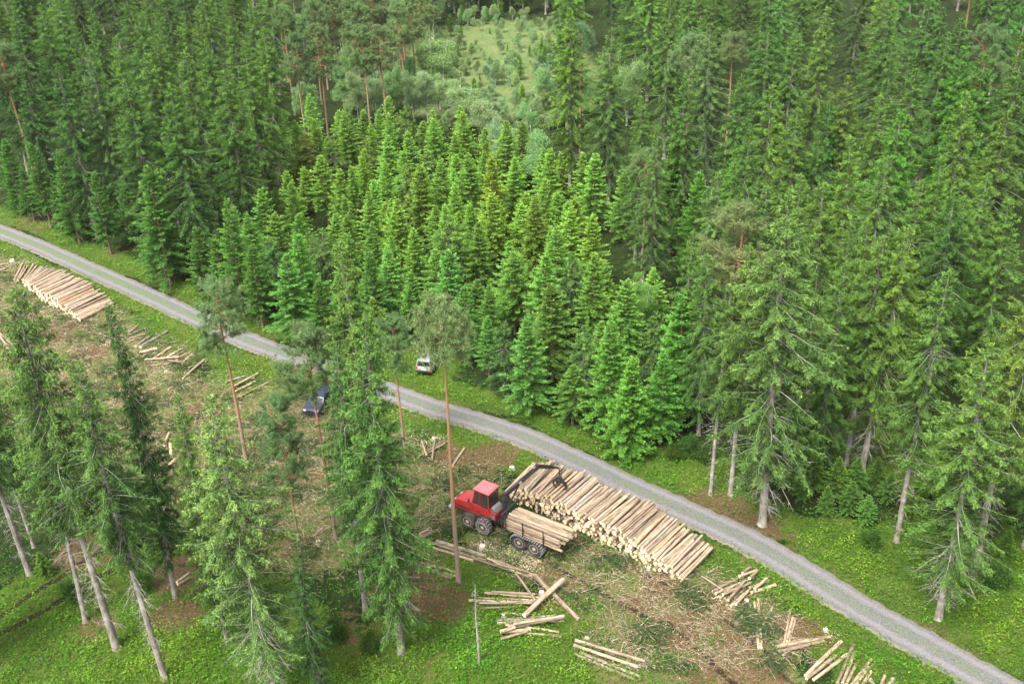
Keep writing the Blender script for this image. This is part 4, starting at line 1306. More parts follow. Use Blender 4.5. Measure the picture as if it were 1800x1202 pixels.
M['logside'] = log_side_mat('log_bark', (.50, .395, .285), (.33, .235, .155), (.12, .085, .06), .7)
M['logorange'] = log_side_mat('pine_log_bark', (.60, .43, .27), (.46, .29, .16), (.22, .13, .08))
M['loggrey'] = log_side_mat('weathered_log_bark', (.44, .38, .31), (.30, .245, .19), (.14, .11, .085))
m, nt, out = new_mat('cut_wood')
at = N(nt, 'ShaderNodeAttribute', attribute_name='Col')
sp = nt.nodes.new('ShaderNodeSeparateColor'); nt.links.new(at.outputs['Color'], sp.inputs[0])
oi = nt.nodes.new('ShaderNodeObjectInfo')
c = ramp(nt, sp.outputs[0], [(0, (.66, .47, .28)), (.25, (.74, .58, .37)), (.85, (.70, .53, .33)), (1, (.42, .29, .18))])
h = nt.nodes.new('ShaderNodeHueSaturation')
v = math_n(nt, 'MULTIPLY_ADD', oi.outputs['Random'], .4); v.node.inputs[2].default_value = .78
nt.links.new(v, h.inputs['Value']); nt.links.new(c, h.inputs['Color'])
bsdf(nt, out, h.outputs[0], .8)
M['logend'] = m


def log_mesh(seed, side):
    q = np.random.default_rng(seed)
    K, S = 9, 12
    t = np.linspace(0, 1, K)
    ang = np.arange(S) * 2 * math.pi / S
    lob = 1 + .04 * np.cos(2 * ang + q.uniform(0, 6)) + .03 * np.cos(3 * ang + q.uniform(0, 6))
    V = []
    for i in range(K):
        r = (1.0 - .16 * t[i]) * (1 + .02 * q.normal())
        off = np.array([.22 * math.sin(t[i] * 3.1) * q.choice([1]), .15 * math.sin(t[i] * 2.2 + 1)]) * (seed % 3 - 1) * .8
        V.append(np.stack([np.full(S, t[i]), np.cos(ang) * lob * r * (1 + .02 * q.normal(size=S)) + off[0], np.sin(ang) * lob * r + off[1]], -1))
    V = np.concatenate(V)
    idx = np.arange(K * S).reshape(K, S)
    F = np.stack([idx[:-1], idx[1:], np.roll(idx[1:], -1, 1), np.roll(idx[:-1], -1, 1)], -1).reshape(-1, 4)[:, ::-1]
    blocks = [(V, F, 0, None)]
    for e in (0, K - 1):                       # cut faces with a ring
        ring = V[e * S:(e + 1) * S]; c = ring.mean(0)
        tilt = q.normal(0, .012)
        inner = c + (ring - c) * .85
        sx = -.0015 if e == 0 else .0015
        VV = np.concatenate([ring, inner, c[None]])
        VV[:, 0] += sx
        Cc = np.zeros((len(VV), 3)); Cc[:S, 0] = 1; Cc[S:2 * S, 0] = .6
        a = np.arange(S); b = (a + 1) % S
        F1 = np.stack([a, b, S + b, S + a], -1); F2 = np.stack([S + a, S + b, np.full(S, 2 * S)], -1)
        if e != 0: F1 = F1[:, ::-1]; F2 = F2[:, ::-1]
        F1 = F1[:, ::-1]; F2 = F2[:, ::-1]
        blocks.append((VV, F1, 1, Cc)); blocks.append((VV, F2, 1, Cc))
    return mesh_np('log', blocks, [M[side], M['logend']], True)


LOGM = {'a': [log_mesh(i, 'logside') for i in range(8)], 'o': [log_mesh(20 + i, 'logorange') for i in range(2)], 'g': [log_mesh(30 + i, 'loggrey') for i in range(3)]}
rl = np.random.default_rng(17)


def log_obj(p0, p1, r, kind='a', label=None, group=None):
    p0 = Vector(p0); p1 = Vector(p1)
    d = p1 - p0
    ms = LOGM[kind]
    o = bpy.data.objects.new('log', ms[rl.integers(0, len(ms))])
    COL.objects.link(o)
    if rl.random() < .3:
        p0, d = p1, -d
    q = d.to_track_quat('X', 'Z') @ Matrix.Rotation(rl.uniform(0, 6.28), 3, 'X').to_quaternion()
    o.rotation_mode = 'QUATERNION'
    o.rotation_quaternion = q
    o.location = p0
    o.scale = (d.length, r * 1.04, r * 1.04)
    tag(o, label, 'log', group)
    return o


def pack(width, Hp, radii, wall=False, seed=0):
    """settle round logs (u, z, r) one after another at the lowest resting place under the profile Hp(u)"""
    q = np.random.default_rng(seed)
    C = np.zeros((0, 3))
    u = 0.0
    for r in radii[:400]:
        if u + 2 * r > width: break
        if Hp(u + r) > .6 * r:
            C = np.vstack([C, [u + r, r, r]])
        u += 2 * r + q.uniform(0, .03)
    n0 = len(C)
    for r in radii[n0:]:
        i, j = np.triu_indices(len(C), 1)
        dx = C[j, 0] - C[i, 0]; dz = C[j, 1] - C[i, 1]
        D2 = dx * dx + dz * dz
        R1 = C[i, 2] + r; R2 = C[j, 2] + r
        ok = D2 < (R1 + R2) ** 2
        i, j, dx, dz, D2, R1, R2 = i[ok], j[ok], dx[ok], dz[ok], D2[ok], R1[ok], R2[ok]
        D = np.sqrt(D2)
        a = (R1 ** 2 - R2 ** 2 + D2) / (2 * D)
        h = np.sqrt(np.maximum(R1 ** 2 - a ** 2, 0))
        ex, ez = dx / D, dz / D
        sgn = np.where(ex >= 0, 1, -1)
        cu = C[i, 0] + a * ex - h * ez * sgn
        cz = C[i, 1] + a * ez + h * ex * sgn
        g = (cz >= r * .99) & (cu > r) & (cu < width - r)
        cu, cz = cu[g], cz[g]
        lim = np.array([Hp(x) for x in cu])
        g = cz + .6 * r < lim
        cu, cz = cu[g], cz[g]
        if len(cu) == 0: break
        dd = np.sqrt((cu[:, None] - C[None, :, 0]) ** 2 + (cz[:, None] - C[None, :, 1]) ** 2) - C[None, :, 2] - r
        g = dd.min(1) > -.004
        cu, cz = cu[g], cz[g]
        if len(cu) == 0: continue
        b = np.argmin(cz)
        C = np.vstack([C, [cu[b], cz[b], r]])
    return C


def pile(front_px, heights, dirs, length, radii, group, name, seed, n_things, off=.35):
    """front_px: pixels of the foot of the front face; heights along it; dirs: directions of the logs along it"""
    P = np.array([G(*p)[:2] for p in front_px])
    s = np.concatenate([[0], np.cumsum(np.linalg.norm(np.diff(P, axis=0), axis=1))])
    Ltot = s[-1]
    hu = np.array([h[0] for h in heights]) * Ltot; hz = np.array([h[1] for h in heights])
    C = pack(Ltot, lambda u: float(np.interp(u, hu, hz)), radii, seed=seed)
    q = np.random.default_rng(seed)
    C = C[np.argsort(C[:, 0])]
    items = []
    du = np.array([d[0] for d in dirs]) * Ltot; da = np.array([d[1] for d in dirs])
    for c in C:
        f = np.array([np.interp(c[0], s, P[:, 0]), np.interp(c[0], s, P[:, 1])])
        above = ((np.abs(C[:, 0] - c[0]) < C[:, 2] * .9) & (C[:, 1] > c[1] + .05)).any()
        top = not above
        a = math.radians(np.interp(c[0], du, da)) + q.normal(0, .038 if top else .008)
        v = np.array([math.cos(a), math.sin(a)])
        L = length * q.uniform(.97, 1.03) * (.86 if q.random() < .12 else 1)
        o_ = q.normal(0, off * .45)
        p0 = f + v * o_
        z = c[1] + gz(f[0], f[1]) + (.02 if top else 0)
        p1 = p0 + v * L
        dz = q.normal(0, .018) * L if top else 0
        items.append((top, c[0], (p0[0], p0[1], z), (p1[0], p1[1], z + abs(dz)), c[2]))
    tops = [t for t in items if t[0]]; rest = [t for t in items if not t[0]]
    for k, t in enumerate(tops):
        log_obj(t[2], t[3], t[4], 'g' if q.random() < .16 else ('o' if q.random() < .10 else 'a'), f"log lying on top of {name}, {ordinal(k + 1)} from its left end", group)
    left = max(0, n_things - len(tops))
    # the biggest cut ends first
    order = sorted(range(len(rest)), key=lambda i: -rest[i][4])
    th = sorted(order[:left]); st = sorted(order[left:])
    for k, i in enumerate(th):
        t = rest[i]
        log_obj(t[2], t[3], t[4], 'a', f"thick log in the front face of {name}, {ordinal(k + 1)} from left", group)
    if st:
        blocks = []
        for i in st:
            t = rest[i]
            a = np.array(t[2]); b = np.array(t[3])
            V, F = tubes(np.stack([a, (a + b) / 2, b])[None], np.array([[t[4], t[4] * .95, t[4] * .88]]), 10)
            blocks.append((V, F, 0, None))
            ax = nrm(b - a)
            for e, sg in ((0, -1), (2, 1)):
                ring = V[e * 10:(e + 1) * 10]
                VV = np.concatenate([ring + ax * sg * .002, ring.mean(0)[None] + ax * sg * .002])
                Cc = np.zeros((11, 3)); Cc[:10, 0] = .9
                aa = np.arange(10); bb = (aa + 1) % 10
                blocks.append((VV, np.stack([aa, bb, np.full(10, 10)], -1), 1, Cc))
        o = link('stacked_logs', mesh_np('stacked_logs', blocks, [M['logside'], M['logend']], True))
        tag(o, f"thinner logs filling the inside of {name}", 'logs', group, 'stuff')
    print('PILE', name, len(items), len(tops), len(st))


def ang_px(a, b, h=0):
    p, q = G(*a, h), G(*b, h)
    return math.degrees(math.atan2(q.y - p.y, q.x - p.x)), (q - p).length


a1, l1 = ang_px((1200, 1028), (1265, 965), .2)
a2_, l2 = ang_px((1108, 926), (1169, 875), 1.9)
a3, l3 = ang_px((893, 862), (938, 815), 1.2)
print('DIRS', a1, l1, a2_, l2, a3, l3)
rr = np.random.default_rng(3)
rad = np.clip(rr.lognormal(math.log(.136), .30, 1200), .08, .30)
pile([(886, 868), (950, 902), (1017, 934), (1066, 956), (1128, 988), (1164, 1006), (1203, 1030)],
     [(0, .35), (.05, .9), (.13, 1.8), (.30, 2.0), (.62, 2.05), (.74, 1.75), (.84, 1.2), (.93, .75), (.965, .34), (1, .34)],
     [(0, a3), (.25, (a2_ + a3) / 2), (.5, a2_), (1, a1)], 4.7, rad, 'logs in the long roadside stack', 'the long roadside stack', 4, 150, .5)
b1, m1 = ang_px((144, 562), (207, 533), .2)
b2, m2 = ang_px((43, 500), (58, 473), .3)
print('DIRS2', b1, m1, b2, m2)
rad2 = np.clip(rr.lognormal(math.log(.165), .22, 500), .10, .27)
pile([(40, 497), (60, 517), (84, 533), (111, 548), (126, 556), (146, 566)],
     [(0, .35), (.12, .6), (.3, 1.25), (.6, 1.3), (.75, .9), (.88, .45), (1, .33)], [(0, b2), (.25, b1 + 6), (.6, b1), (1, b1)], 5.0, rad2, 'logs in the far left stack', 'the smaller stack far left', 9, 70, .4)

# loose heaps: (end pixel, end pixel, diameter, kind)
z6 = lambda x, y: (720 + x / 4.09, 930 + y / 4.09)
z4 = lambda x, y: (1200 + x / 2.848, 780 + y / 2.848)
z2 = lambda x, y: (x / 3, 380 + y / 3)
z1 = lambda x, y: (700 + x / 3, 740 + y / 3)
z3 = lambda x, y: (x / 2.848, 780 + y / 2.848)
z5 = lambda x, y: (x / 6.68, 430 + y / 6.68)
HEAPS = [
    ('the heap behind the lone pine stem', z6, [(115, 105, 455, 230, .22), (140, 80, 480, 215, .28), (195, 78, 550, 190, .38, 'g'), (455, 225, 860, 345, .2), (490, 205, 880, 335, .22), (570, 205, 905, 330, .30), (560, 240, 800, 335, .14), (620, 290, 850, 345, .14)]),
    ('the short pair left of the lone pine foot', z6, [(90, 235, 325, 310, .26, 'o'), (95, 270, 295, 345, .34), (250, 312, 340, 335, .2, 'o')]),
    ('the heap crossed by the two thick logs', z6, [(425, 515, 960, 517, .26), (490, 490, 980, 500, .2), (540, 465, 960, 495, .2), (590, 470, 900, 490, .18), (500, 572, 775, 550, .18), (500, 545, 880, 545, .18, 'g'), (640, 560, 900, 530, .18), (905, 325, 1210, 628, .42), (1105, 385, 825, 640, .44), (765, 355, 900, 545, .18)]),
    ('the crossed heap nearest the thin dead stem', z6, [(680, 600, 900, 605, .18), (620, 660, 1050, 600, .2, 'g'), (700, 660, 1100, 620, .28, 'g'), (630, 680, 1110, 640, .22), (690, 690, 1075, 725, .2), (715, 720, 900, 650, .2), (700, 740, 1110, 640, .18, 'g'), (690, 745, 1095, 760, .2), (660, 810, 850, 755, .2), (655, 760, 870, 730, .26), (655, 775, 760, 745, .28), (750, 740, 1110, 680, .2)]),
    ('the fan at the bottom clearing edge', z6, [(1245, 775, 1470, 895, .22), (1190, 805, 1690, 955, .24), (1180, 830, 1660, 990, .26, 'g'), (1240, 870, 1640, 995, .26), (1225, 885, 1650, 1055, .24, 'g'), (1185, 895, 1620, 1080, .25)]),
    ('the jumbled heap right of the long stack', z4, [(150, 740, 330, 640, .22), (165, 750, 360, 655, .24), (185, 770, 290, 710, .26), (200, 770, 340, 700, .24), (225, 810, 310, 710, .22), (240, 815, 330, 730, .24), (265, 820, 325, 745, .22), (330, 700, 375, 645, .24), (335, 715, 430, 675, .26), (345, 740, 465, 695, .28), (360, 735, 420, 680, .24), (300, 660, 335, 630, .26), (95, 675, 215, 745, .11), (280, 700, 370, 650, .2)]),
    ('the steep pairs beside the road verge', z4, [(360, 795, 382, 1020, .24), (378, 775, 394, 1020, .24), (460, 797, 400, 910, .2, 'g'), (540, 820, 508, 990, .2), (552, 865, 522, 985, .2), (565, 870, 535, 985, .2), (470, 1010, 738, 960, .32), (480, 1035, 708, 985, .28), (515, 1040, 500, 1075, .22)]),
    ('the heaps at the lower right edge', z4, [(795, 985, 615, 1155, .3), (765, 1060, 620, 1170, .28), (820, 1050, 655, 1175, .28), (855, 1000, 775, 1195, .28), (860, 1045, 800, 1195, .26), (870, 1100, 820, 1200, .24), (945, 1070, 850, 1200, .28), (935, 1110, 870, 1200, .28), (945, 1130, 900, 1200, .26), (940, 1170, 975, 1230, .34, 'g'), (1010, 1170, 985, 1230, .26), (1055, 1175, 1020, 1230, .34, 'g')]),
    ('the heap behind the dark spruce top', z2, [(660, 635, 725, 580, .24), (665, 642, 770, 590, .26), (672, 652, 765, 625, .26), (740, 690, 880, 605, .42, 'g'), (715, 688, 790, 640, .34, 'g'), (680, 660, 750, 645, .2)]),
    ('the spread heap beyond the roadside pine', z2, [(735, 718, 830, 700, .4), (800, 755, 900, 690, .28), (840, 695, 930, 655, .12), (860, 750, 960, 695, .26), (885, 752, 970, 705, .28), (930, 750, 1005, 705, .34), (765, 765, 945, 750, .2), (770, 790, 890, 770, .24), (890, 770, 965, 780, .24), (960, 775, 1020, 715, .24), (965, 858, 1080, 755, .26)]),
    ('the thin logs beside the orange pine stem', z2, [(1190, 870, 1290, 840, .26, 'g'), (1225, 890, 1340, 845, .22), (1225, 902, 1360, 830, .22), (1230, 920, 1345, 865, .24), (1265, 938, 1450, 855, .24), (945, 900, 1040, 875, .16, 'g'), (890, 918, 930, 890, .16)]),
    ('the few logs cut by the left edge', z2, [(-10, 610, 90, 700, .26), (-10, 630, 85, 715, .26), (5, 645, 60, 720, .24, 'g'), (30, 700, 60, 720, .3)]),
    ('the trio beyond the far left stack', z5, [(170, 420, 265, 220, .26), (190, 435, 290, 240, .24), (215, 430, 330, 235, .28)]),
    ('the pieces by the lone pine upper stem', z1, [(85, 200, 275, 95, .24), (110, 190, 240, 110, .2), (125, 120, 150, 190, .22), (195, 100, 180, 210, .16), (350, 145, 285, 240, .22)]),
    ('the bundle left of the forwarder', z1, [(110, 605, 175, 565, .24), (125, 608, 210, 560, .24), (115, 597, 160, 575, .22)]),
    ('the pieces behind the lichen covered spruce', z3, [(795, 140, 880, 65, .3, 'o'), (850, -5, 856, 60, .35, 'o'), (820, 5, 845, -60, .3), (885, 692, 945, 642, .24), (890, 705, 950, 660, .24), (1565, 470, 1615, 418, .2)]),
    ('the two pale logs at the far left cut edge', z5, [(-40, 260, 60, 235, .3), (-40, 330, 60, 290, .3)]),
]


def segdist(a, b, c, d):
    best = 9
    for t in np.linspace(0, 1, 14):
        p = a + (b - a) * t
        e = d - c
        s = np.clip((p - c) @ e / (e @ e), 0, 1)
        best = min(best, np.linalg.norm(p - c - e * s))
    return best


for hn, fz, ll in HEAPS:
    placed = []
    lst = []
    for t in ll:
        kd = t[5] if len(t) > 5 else 'a'
        r = t[4] / 2
        A = G(*fz(t[0], t[1]), r); B = G(*fz(t[2], t[3]), r)
        a = np.array(A[:2]); b = np.array(B[:2])
        za, zb = gz(*a) + r * .85, gz(*b) + r * .85
        zz = 0
        for (c, d, rr_, zc) in placed:
            if segdist(a, b, c, d) < (r + rr_) * .62:
                zz = max(zz, zc + rr_ + r * .9)
        if zz:
            za = max(za, zz); zb = max(zb, zz) if rl.random() < .5 else max(zb, zz * .55)
        placed.append((a, b, r, max(za, zb)))
        lst.append(((PXL((a[0], a[1], za))[0] + PXL((b[0], b[1], zb))[0]) / 2, (*a, za), (*b, zb), r, kd))
    lst.sort(key=lambda q: q[0])
    for k, t in enumerate(lst):
        ad = {'a': 'pale', 'o': 'orange barked', 'g': 'greyish'}[t[4]]
        if t[3] >= .19: ad = 'thick ' + ad
        nm = f"{ad} log in {hn}, {ordinal(k + 1)} from its left"
        if len(nm.split()) > 15: nm = f"log in {hn}, {ordinal(k + 1)} from left"
        log_obj(t[1], t[2], t[3], t[4], nm, 'loose logs in the clearing')

# stumps
def stump(px, py, r, h, label):
    p = G(px, py)
    q = np.random.default_rng(int(px * 7 + py))
    r *= .8; h *= .8
    S = 14; ang = np.arange(S) * 2 * math.pi / S
    V = []
    for z, k in ((-.2, 1.7), (0, 1.45), (h * .5, 1.1), (h, 1.0)):
        lob = 1 + (.12 * np.cos(3 * ang + 1) + .1 * np.cos(5 * ang)) * (k - .9)
        V.append(np.stack([np.cos(ang) * r * k * lob, np.sin(ang) * r * k * lob, np.full(S, z)], -1))
    V = np.concatenate(V)
    idx = np.arange(4 * S).reshape(4, S)
    F = np.stack([idx[:-1], np.roll(idx[:-1], -1, 1), np.roll(idx[1:], -1, 1), idx[1:]], -1).reshape(-1, 4)
    top = V[3 * S:] + [0, 0, .002]
    VV = np.concatenate([top, (top * [.85, .85, 1]), [[0, 0, h + .002]]])
    Cc = np.zeros((2 * S + 1, 3)); Cc[:S, 0] = 1; Cc[S:2 * S, 0] = .6
    a = np.arange(S); b = (a + 1) % S
    o = link('stump', mesh_np('stump', [(V, F, 0, None), (VV, np.stack([a, b, S + b, S + a], -1), 1, Cc), (VV, np.stack([S + a, S + b, np.full(S, 2 * S)], -1), 1, Cc)], [M['bark'], M['logend']], False), None, (p.x, p.y, gz(p.x, p.y)))
    tag(o, label, 'stump', 'fresh tree stumps')


for i, (px, py, r, lab) in enumerate([(900, 824, .30, 'fresh pale stump between the forwarder cab and the road'), (763, 770, .28, 'fresh stump by the scattered pieces near the lone pine'), (1031, 1122, .2, 'fresh stump on the mossy rise above the bottom fan of logs'), (885, 1083, .16, 'small stump touching the crossed heap'),
                                   (952, 1040, .25, 'fresh stump near the crossing thick logs'), (22, 460, .35, 'fresh stump in the upper left sawdust patch'), (292, 655, .25, 'fresh stump among the spread heap'), (1451, 1106, .24, 'reddish stump on the brown patch by the road verge'), (1312, 1058, .2, 'stump right below the jumbled heap'),
                                   (848, 962, .3, 'stump beside the forwarder front wheels'), (1140, 1000, .2, 'low stump below the middle of the long stack'), (600, 790, .3, 'stump beyond the tall central spruces'), (480, 810, .28, 'stump under the round pine crown'), (560, 955, .25, 'stump near the dark reddish pine stem')]):
    stump(px, py, r, .22, lab)
#@@MACHINES

# ------------------------------------------------------------------ machine kit
def paint(name, col, rough=.4, metal=0, spec=.5, dirt=.25, dcol=(.16, .13, .10), sc=3.0, coat=0):
    m, nt, out = new_mat(name)
    op = obj_pos(nt)
    n1 = noise(nt, sc, 5, .7, op); n2 = noise(nt, sc * 7, 3, .7, op)
    f = ramp(nt, math_n(nt, 'ADD', math_n(nt, 'MULTIPLY', n1, .7), math_n(nt, 'MULTIPLY', n2, .3)), [(.45, 0), (.70, 1)])
    c = mixc(nt, math_n(nt, 'MULTIPLY', f, dirt), col, dcol)
    b = bsdf(nt, out, c, rough, metal, spec)
    b.inputs['Coat Weight'].default_value = coat
    return m


def glass_mat(name, tint_c=(.05, .07, .06), op=.55):
    m, nt, out = new_mat(name)
    t = nt.nodes.new('ShaderNodeBsdfTransparent'); t.inputs[0].default_value = (.65, .72, .68, 1)
    b = nt.nodes.new('ShaderNodeBsdfPrincipled'); b.inputs['Base Color'].default_value = (*tint_c, 1)
    b.inputs['Roughness'].default_value = .06; b.inputs['Specular IOR Level'].default_value = .8
    mx = nt.nodes.new('ShaderNodeMixShader'); mx.inputs[0].default_value = op
    nt.links.new(t.outputs[0], mx.inputs[1]); nt.links.new(b.outputs[0], mx.inputs[2]); nt.links.new(mx.outputs[0], out.inputs[0])
    return m


M['red'] = paint('red_paint', (.32, .008, .010), .42, 0, .5, .65, (.22, .075, .05), coat=.2)
M['roof'] = paint('faded_sky_sheen_roof', (.52, .11, .125), .55, 0, .4, .45, (.40, .20, .18))  # faded red, paled to pink with the sky's reflection mixed into the colour
M['black'] = paint('black_steel', (.022, .022, .024), .5, .2, .5, .5, (.09, .08, .07))
M['grey'] = paint('grey_steel', (.17, .17, .17), .5, .3, .5, .5, (.13, .11, .09))
M['lgrey'] = paint('light_grey_steel', (.40, .40, .39), .45, .3, .5, .4, (.22, .19, .15))
M['tyre'] = paint('tyre_rubber', (.035, .033, .032), .9, 0, .2, .7, (.14, .11, .085), 5)
M['rim'] = paint('beige_rim', (.42, .36, .27), .7, 0, .3, .6, (.20, .155, .11), 4)
M['chain'] = paint('worn_chain', (.33, .32, .32), .45, .3, .5, .5, (.08, .07, .06), 9)
M['glass'] = glass_mat('window_glass', (.06, .08, .075), .28)
M['carglass'] = glass_mat('car_glass', (.015, .018, .02), .92)
M['silver'] = paint('silver_paint', (.33, .345, .355), .3, .45, .5, .15, (.35, .33, .29), coat=.4)
M['navy'] = paint('dark_blue_paint', (.018, .026, .055), .25, .3, .6, .12, (.10, .09, .08), coat=.6)
M['lamp'] = paint('lamp_lens', (.75, .75, .72), .15, .1, .6, .1)
M['redlens'] = paint('red_lens', (.50, .03, .02), .2, 0, .6, .1)
M['skin_seat'] = paint('seat_fabric', (.05, .05, .055), .9)


class MB:
    def __init__(s):
        s.bm = bmesh.new(); s.mats = []

    def mi(s, m):
        if m not in s.mats: s.mats.append(m)
        return s.mats.index(m)

    def _fin(s, verts, m, mat4=None):
        if mat4 is not None:
            bmesh.ops.transform(s.bm, matrix=mat4, verts=verts)
        k = s.mi(m)
        for f in {f for v in verts for f in v.link_faces}: f.material_index = k

    def box(s, x0, x1, y0, y1, z0, z1, m, bev=.02, rot=None, taper=None):
        r = bmesh.ops.create_cube(s.bm, size=1.0)
        vs = r['verts']
        for v in vs:
            tx = v.co.x + .5; ty = v.co.y + .5; tz = v.co.z + .5
            v.co = Vector((x0 + (x1 - x0) * tx, y0 + (y1 - y0) * ty, z0 + (z1 - z0) * tz))
            if taper and tz > .5:
                cx, cy = (x0 + x1) / 2, (y0 + y1) / 2
                v.co.x = cx + (v.co.x - cx) * taper[0]; v.co.y = cy + (v.co.y - cy) * taper[1]
        if bev:
            es = list({e for v in vs for e in v.link_edges})
            rb = bmesh.ops.bevel(s.bm, geom=es, offset=bev, segments=2, affect='EDGES', profile=.6)
            vs = list({v for f in rb['faces'] for v in f.verts} | {v for v in vs if v.is_valid})
        s._fin(vs, m, rot)
        return vs

    def prism(s, pts, y0, y1, m, bev=.03, inset=0.0, zin=None):
        """polygon in x-z pushed out in y; above height zin the sides lean in by inset"""
        def yy(y, z):
            if zin is None or z <= zin: return y
            return y - math.copysign(inset * (z - zin), y)
        a = [s.bm.verts.new((x, yy(y0, z), z)) for x, z in pts]
        b = [s.bm.verts.new((x, yy(y1, z), z)) for x, z in pts]
        fs = [s.bm.faces.new(a), s.bm.faces.new(b[::-1])]
        n = len(pts)
        for i in range(n):
            fs.append(s.bm.faces.new((a[i], b[i], b[(i + 1) % n], a[(i + 1) % n])))
        bmesh.ops.recalc_face_normals(s.bm, faces=fs)
        vs = a + b
        if bev:
            es = list({e for v in vs for e in v.link_edges})
            rb = bmesh.ops.bevel(s.bm, geom=es, offset=bev, segments=2, affect='EDGES', profile=.6)
            vs = list({v for f in rb['faces'] for v in f.verts} | {v for v in vs if v.is_valid})
        s._fin(vs, m)

    def cyl(s, p0, p1, r0, m, r1=None, n=14):
        p0, p1 = Vector(p0), Vector(p1); r1 = r0 if r1 is None else r1
        d = p1 - p0
        r = bmesh.ops.create_cone(s.bm, cap_ends=True, segments=n, radius1=r0, radius2=r1, depth=d.length)
        mt = Matrix.Translation((p0 + p1) / 2) @ d.to_track_quat('Z', 'Y').to_matrix().to_4x4()
        s._fin(r['verts'], m, mt)

    def beam(s, p0, p1, w, h, m, w1=None, h1=None, bev=.015):
        p0, p1 = Vector(p0), Vector(p1); d = p1 - p0
        vs = s.box(0, d.length, -w / 2, w / 2, -h / 2, h / 2, m, 0)
        if w1 is not None:
            for v in vs:
                t = v.co.x / d.length
                v.co.y *= 1 + t * (w1 / w - 1); v.co.z *= 1 + t * ((h1 or h) / h - 1)
        mt = Matrix.Translation(p0) @ d.to_track_quat('X', 'Z').to_matrix().to_4x4()
        bmesh.ops.transform(s.bm, matrix=mt, verts=vs)

    def tube(s, pts, r, m, n=6):
        for a, b in zip(pts[:-1], pts[1:]): s.cyl(a, b, r, m, n=n)

    def lathe(s, prof, m, n=28, axis='Y', c=(0, 0, 0)):
        """prof: (radius, offset along the axis)"""
        rings = []
        for r, o in prof:
            ring = []
            for i in range(n):
                a = 2 * math.pi * i / n
                ring.append(s.bm.verts.new((c[0] + r * math.cos(a), c[1] + o, c[2] + r * math.sin(a))))
            rings.append(ring)
        fs = []
        for a, b in zip(rings[:-1], rings[1:]):
            for i in range(n):
                fs.append(s.bm.faces.new((a[i], a[(i + 1) % n], b[(i + 1) % n], b[i])))
        fs.append(s.bm.faces.new(rings[0][::-1])); fs.append(s.bm.faces.new(rings[-1]))
        bmesh.ops.recalc_face_normals(s.bm, faces=fs)
        k = s.mi(m)
        for f in fs: f.material_index = k

    def build(s, name, parent=None, smooth=False, loc=None):
        me = bpy.data.meshes.new(name)
        s.bm.to_mesh(me); s.bm.free()
        for m in s.mats: me.materials.append(m)
        if smooth:
            for p in me.polygons: p.use_smooth = True
            try:
                me.set_sharp_from_angle(angle=math.radians(35))
            except Exception:
                pass
        return link(name, me, parent, loc)


def wheel_parts(parent, x, y, z, R, w, side, rim_r, lugs=22, chain=False):
    """side = +1 wheel face looks to +y"""
    mb = MB()
    prof = [(rim_r, -w * .42), (R * .80, -w * .5), (R * .93, -w * .46), (R, -w * .34), (R * 1.005, 0), (R, w * .34), (R * .93, w * .46), (R * .80, w * .5), (rim_r, w * .42)]
    mb.lathe(prof, M['tyre'], 32)
    for i in range(lugs):
        a = 2 * math.pi * i / lugs
        for sg in (-1, 1):
            mt = Matrix.Rotation(-(a + sg * .07), 4, 'Y') @ Matrix.Translation((R * 1.005, sg * w * .23, 0)) @ Matrix.Rotation(sg * .5, 4, 'X')
            mb.box(-.02, .03, -w * .22, w * .22, -.028, .028, M['tyre'], 0, mt)
    t = mb.build('tyre', None, True)
    mb = MB()
    o = w * .30 * side
    mb.lathe([(rim_r * 1.03, -w * .40), (rim_r * 1.03, w * .40)], M['rim'], 28)
    mb.lathe([(rim_r * 1.05, o), (rim_r * 1.08, o + .07 * side), (rim_r * .98, o + .09 * side), (rim_r * .86, o + .02 * side), (rim_r * .5, o + .01 * side), (rim_r * .42, o + .08 * side), (rim_r * .2, o + .10 * side)] if side > 0 else
             [(rim_r * 1.05, o), (rim_r * 1.08, o - .07), (rim_r * .98, o - .09), (rim_r * .86, o - .02), (rim_r * .5, o - .01), (rim_r * .42, o - .08), (rim_r * .2, o - .10)], M['rim'], 28)
    for i in range(10):
        a = 2 * math.pi * i / 10
        mb.cyl((rim_r * .34 * math.cos(a), o, rim_r * .34 * math.sin(a)), (rim_r * .34 * math.cos(a), o + .10 * side, rim_r * .34 * math.sin(a)), .022, M['black'], n=6)
    r = mb.build('rim', None, True)
    we = bpy.data.objects.new('wheel', None); COL.objects.link(we); we.parent = parent; we.location = (x, y, z)
    t.parent = we; r.parent = we
    if chain:
        mb = MB()
        nn = 15
        for i in range(nn):
            a0 = 2 * math.pi * i / nn; a1 = 2 * math.pi * (i + 1) / nn
            rr = R * 1.045
            pt = lambda a, yy, r_=rr: Vector((r_ * math.cos(a), yy, r_ * math.sin(a)))
            am = (a0 + a1) / 2
            mb.cyl(pt(a0, -w * .46, R * 1.0), pt(a0, 0), .020, M['chain'], n=5); mb.cyl(pt(a0, 0), pt(a0, w * .46, R * 1.0), .020, M['chain'], n=5)
            mb.cyl(pt(a0, 0), pt(am, -w * .46, R * 1.0), .018, M['chain'], n=5); mb.cyl(pt(a0, 0), pt(am, w * .46, R * 1.0), .018, M['chain'], n=5)
            for sy in (-1, 1):
                mb.cyl(pt(a0, sy * w * .47, R * 1.0), pt(a0, sy * w * .53, R * .78), .018, M['chain'], n=5)
                mb.cyl(pt(a0, sy * w * .53, R * .78), pt(a1, sy * w * .53, R * .78), .018, M['chain'], n=5)
        c = mb.build('snow_chain', None, True); c.parent = we
    return we


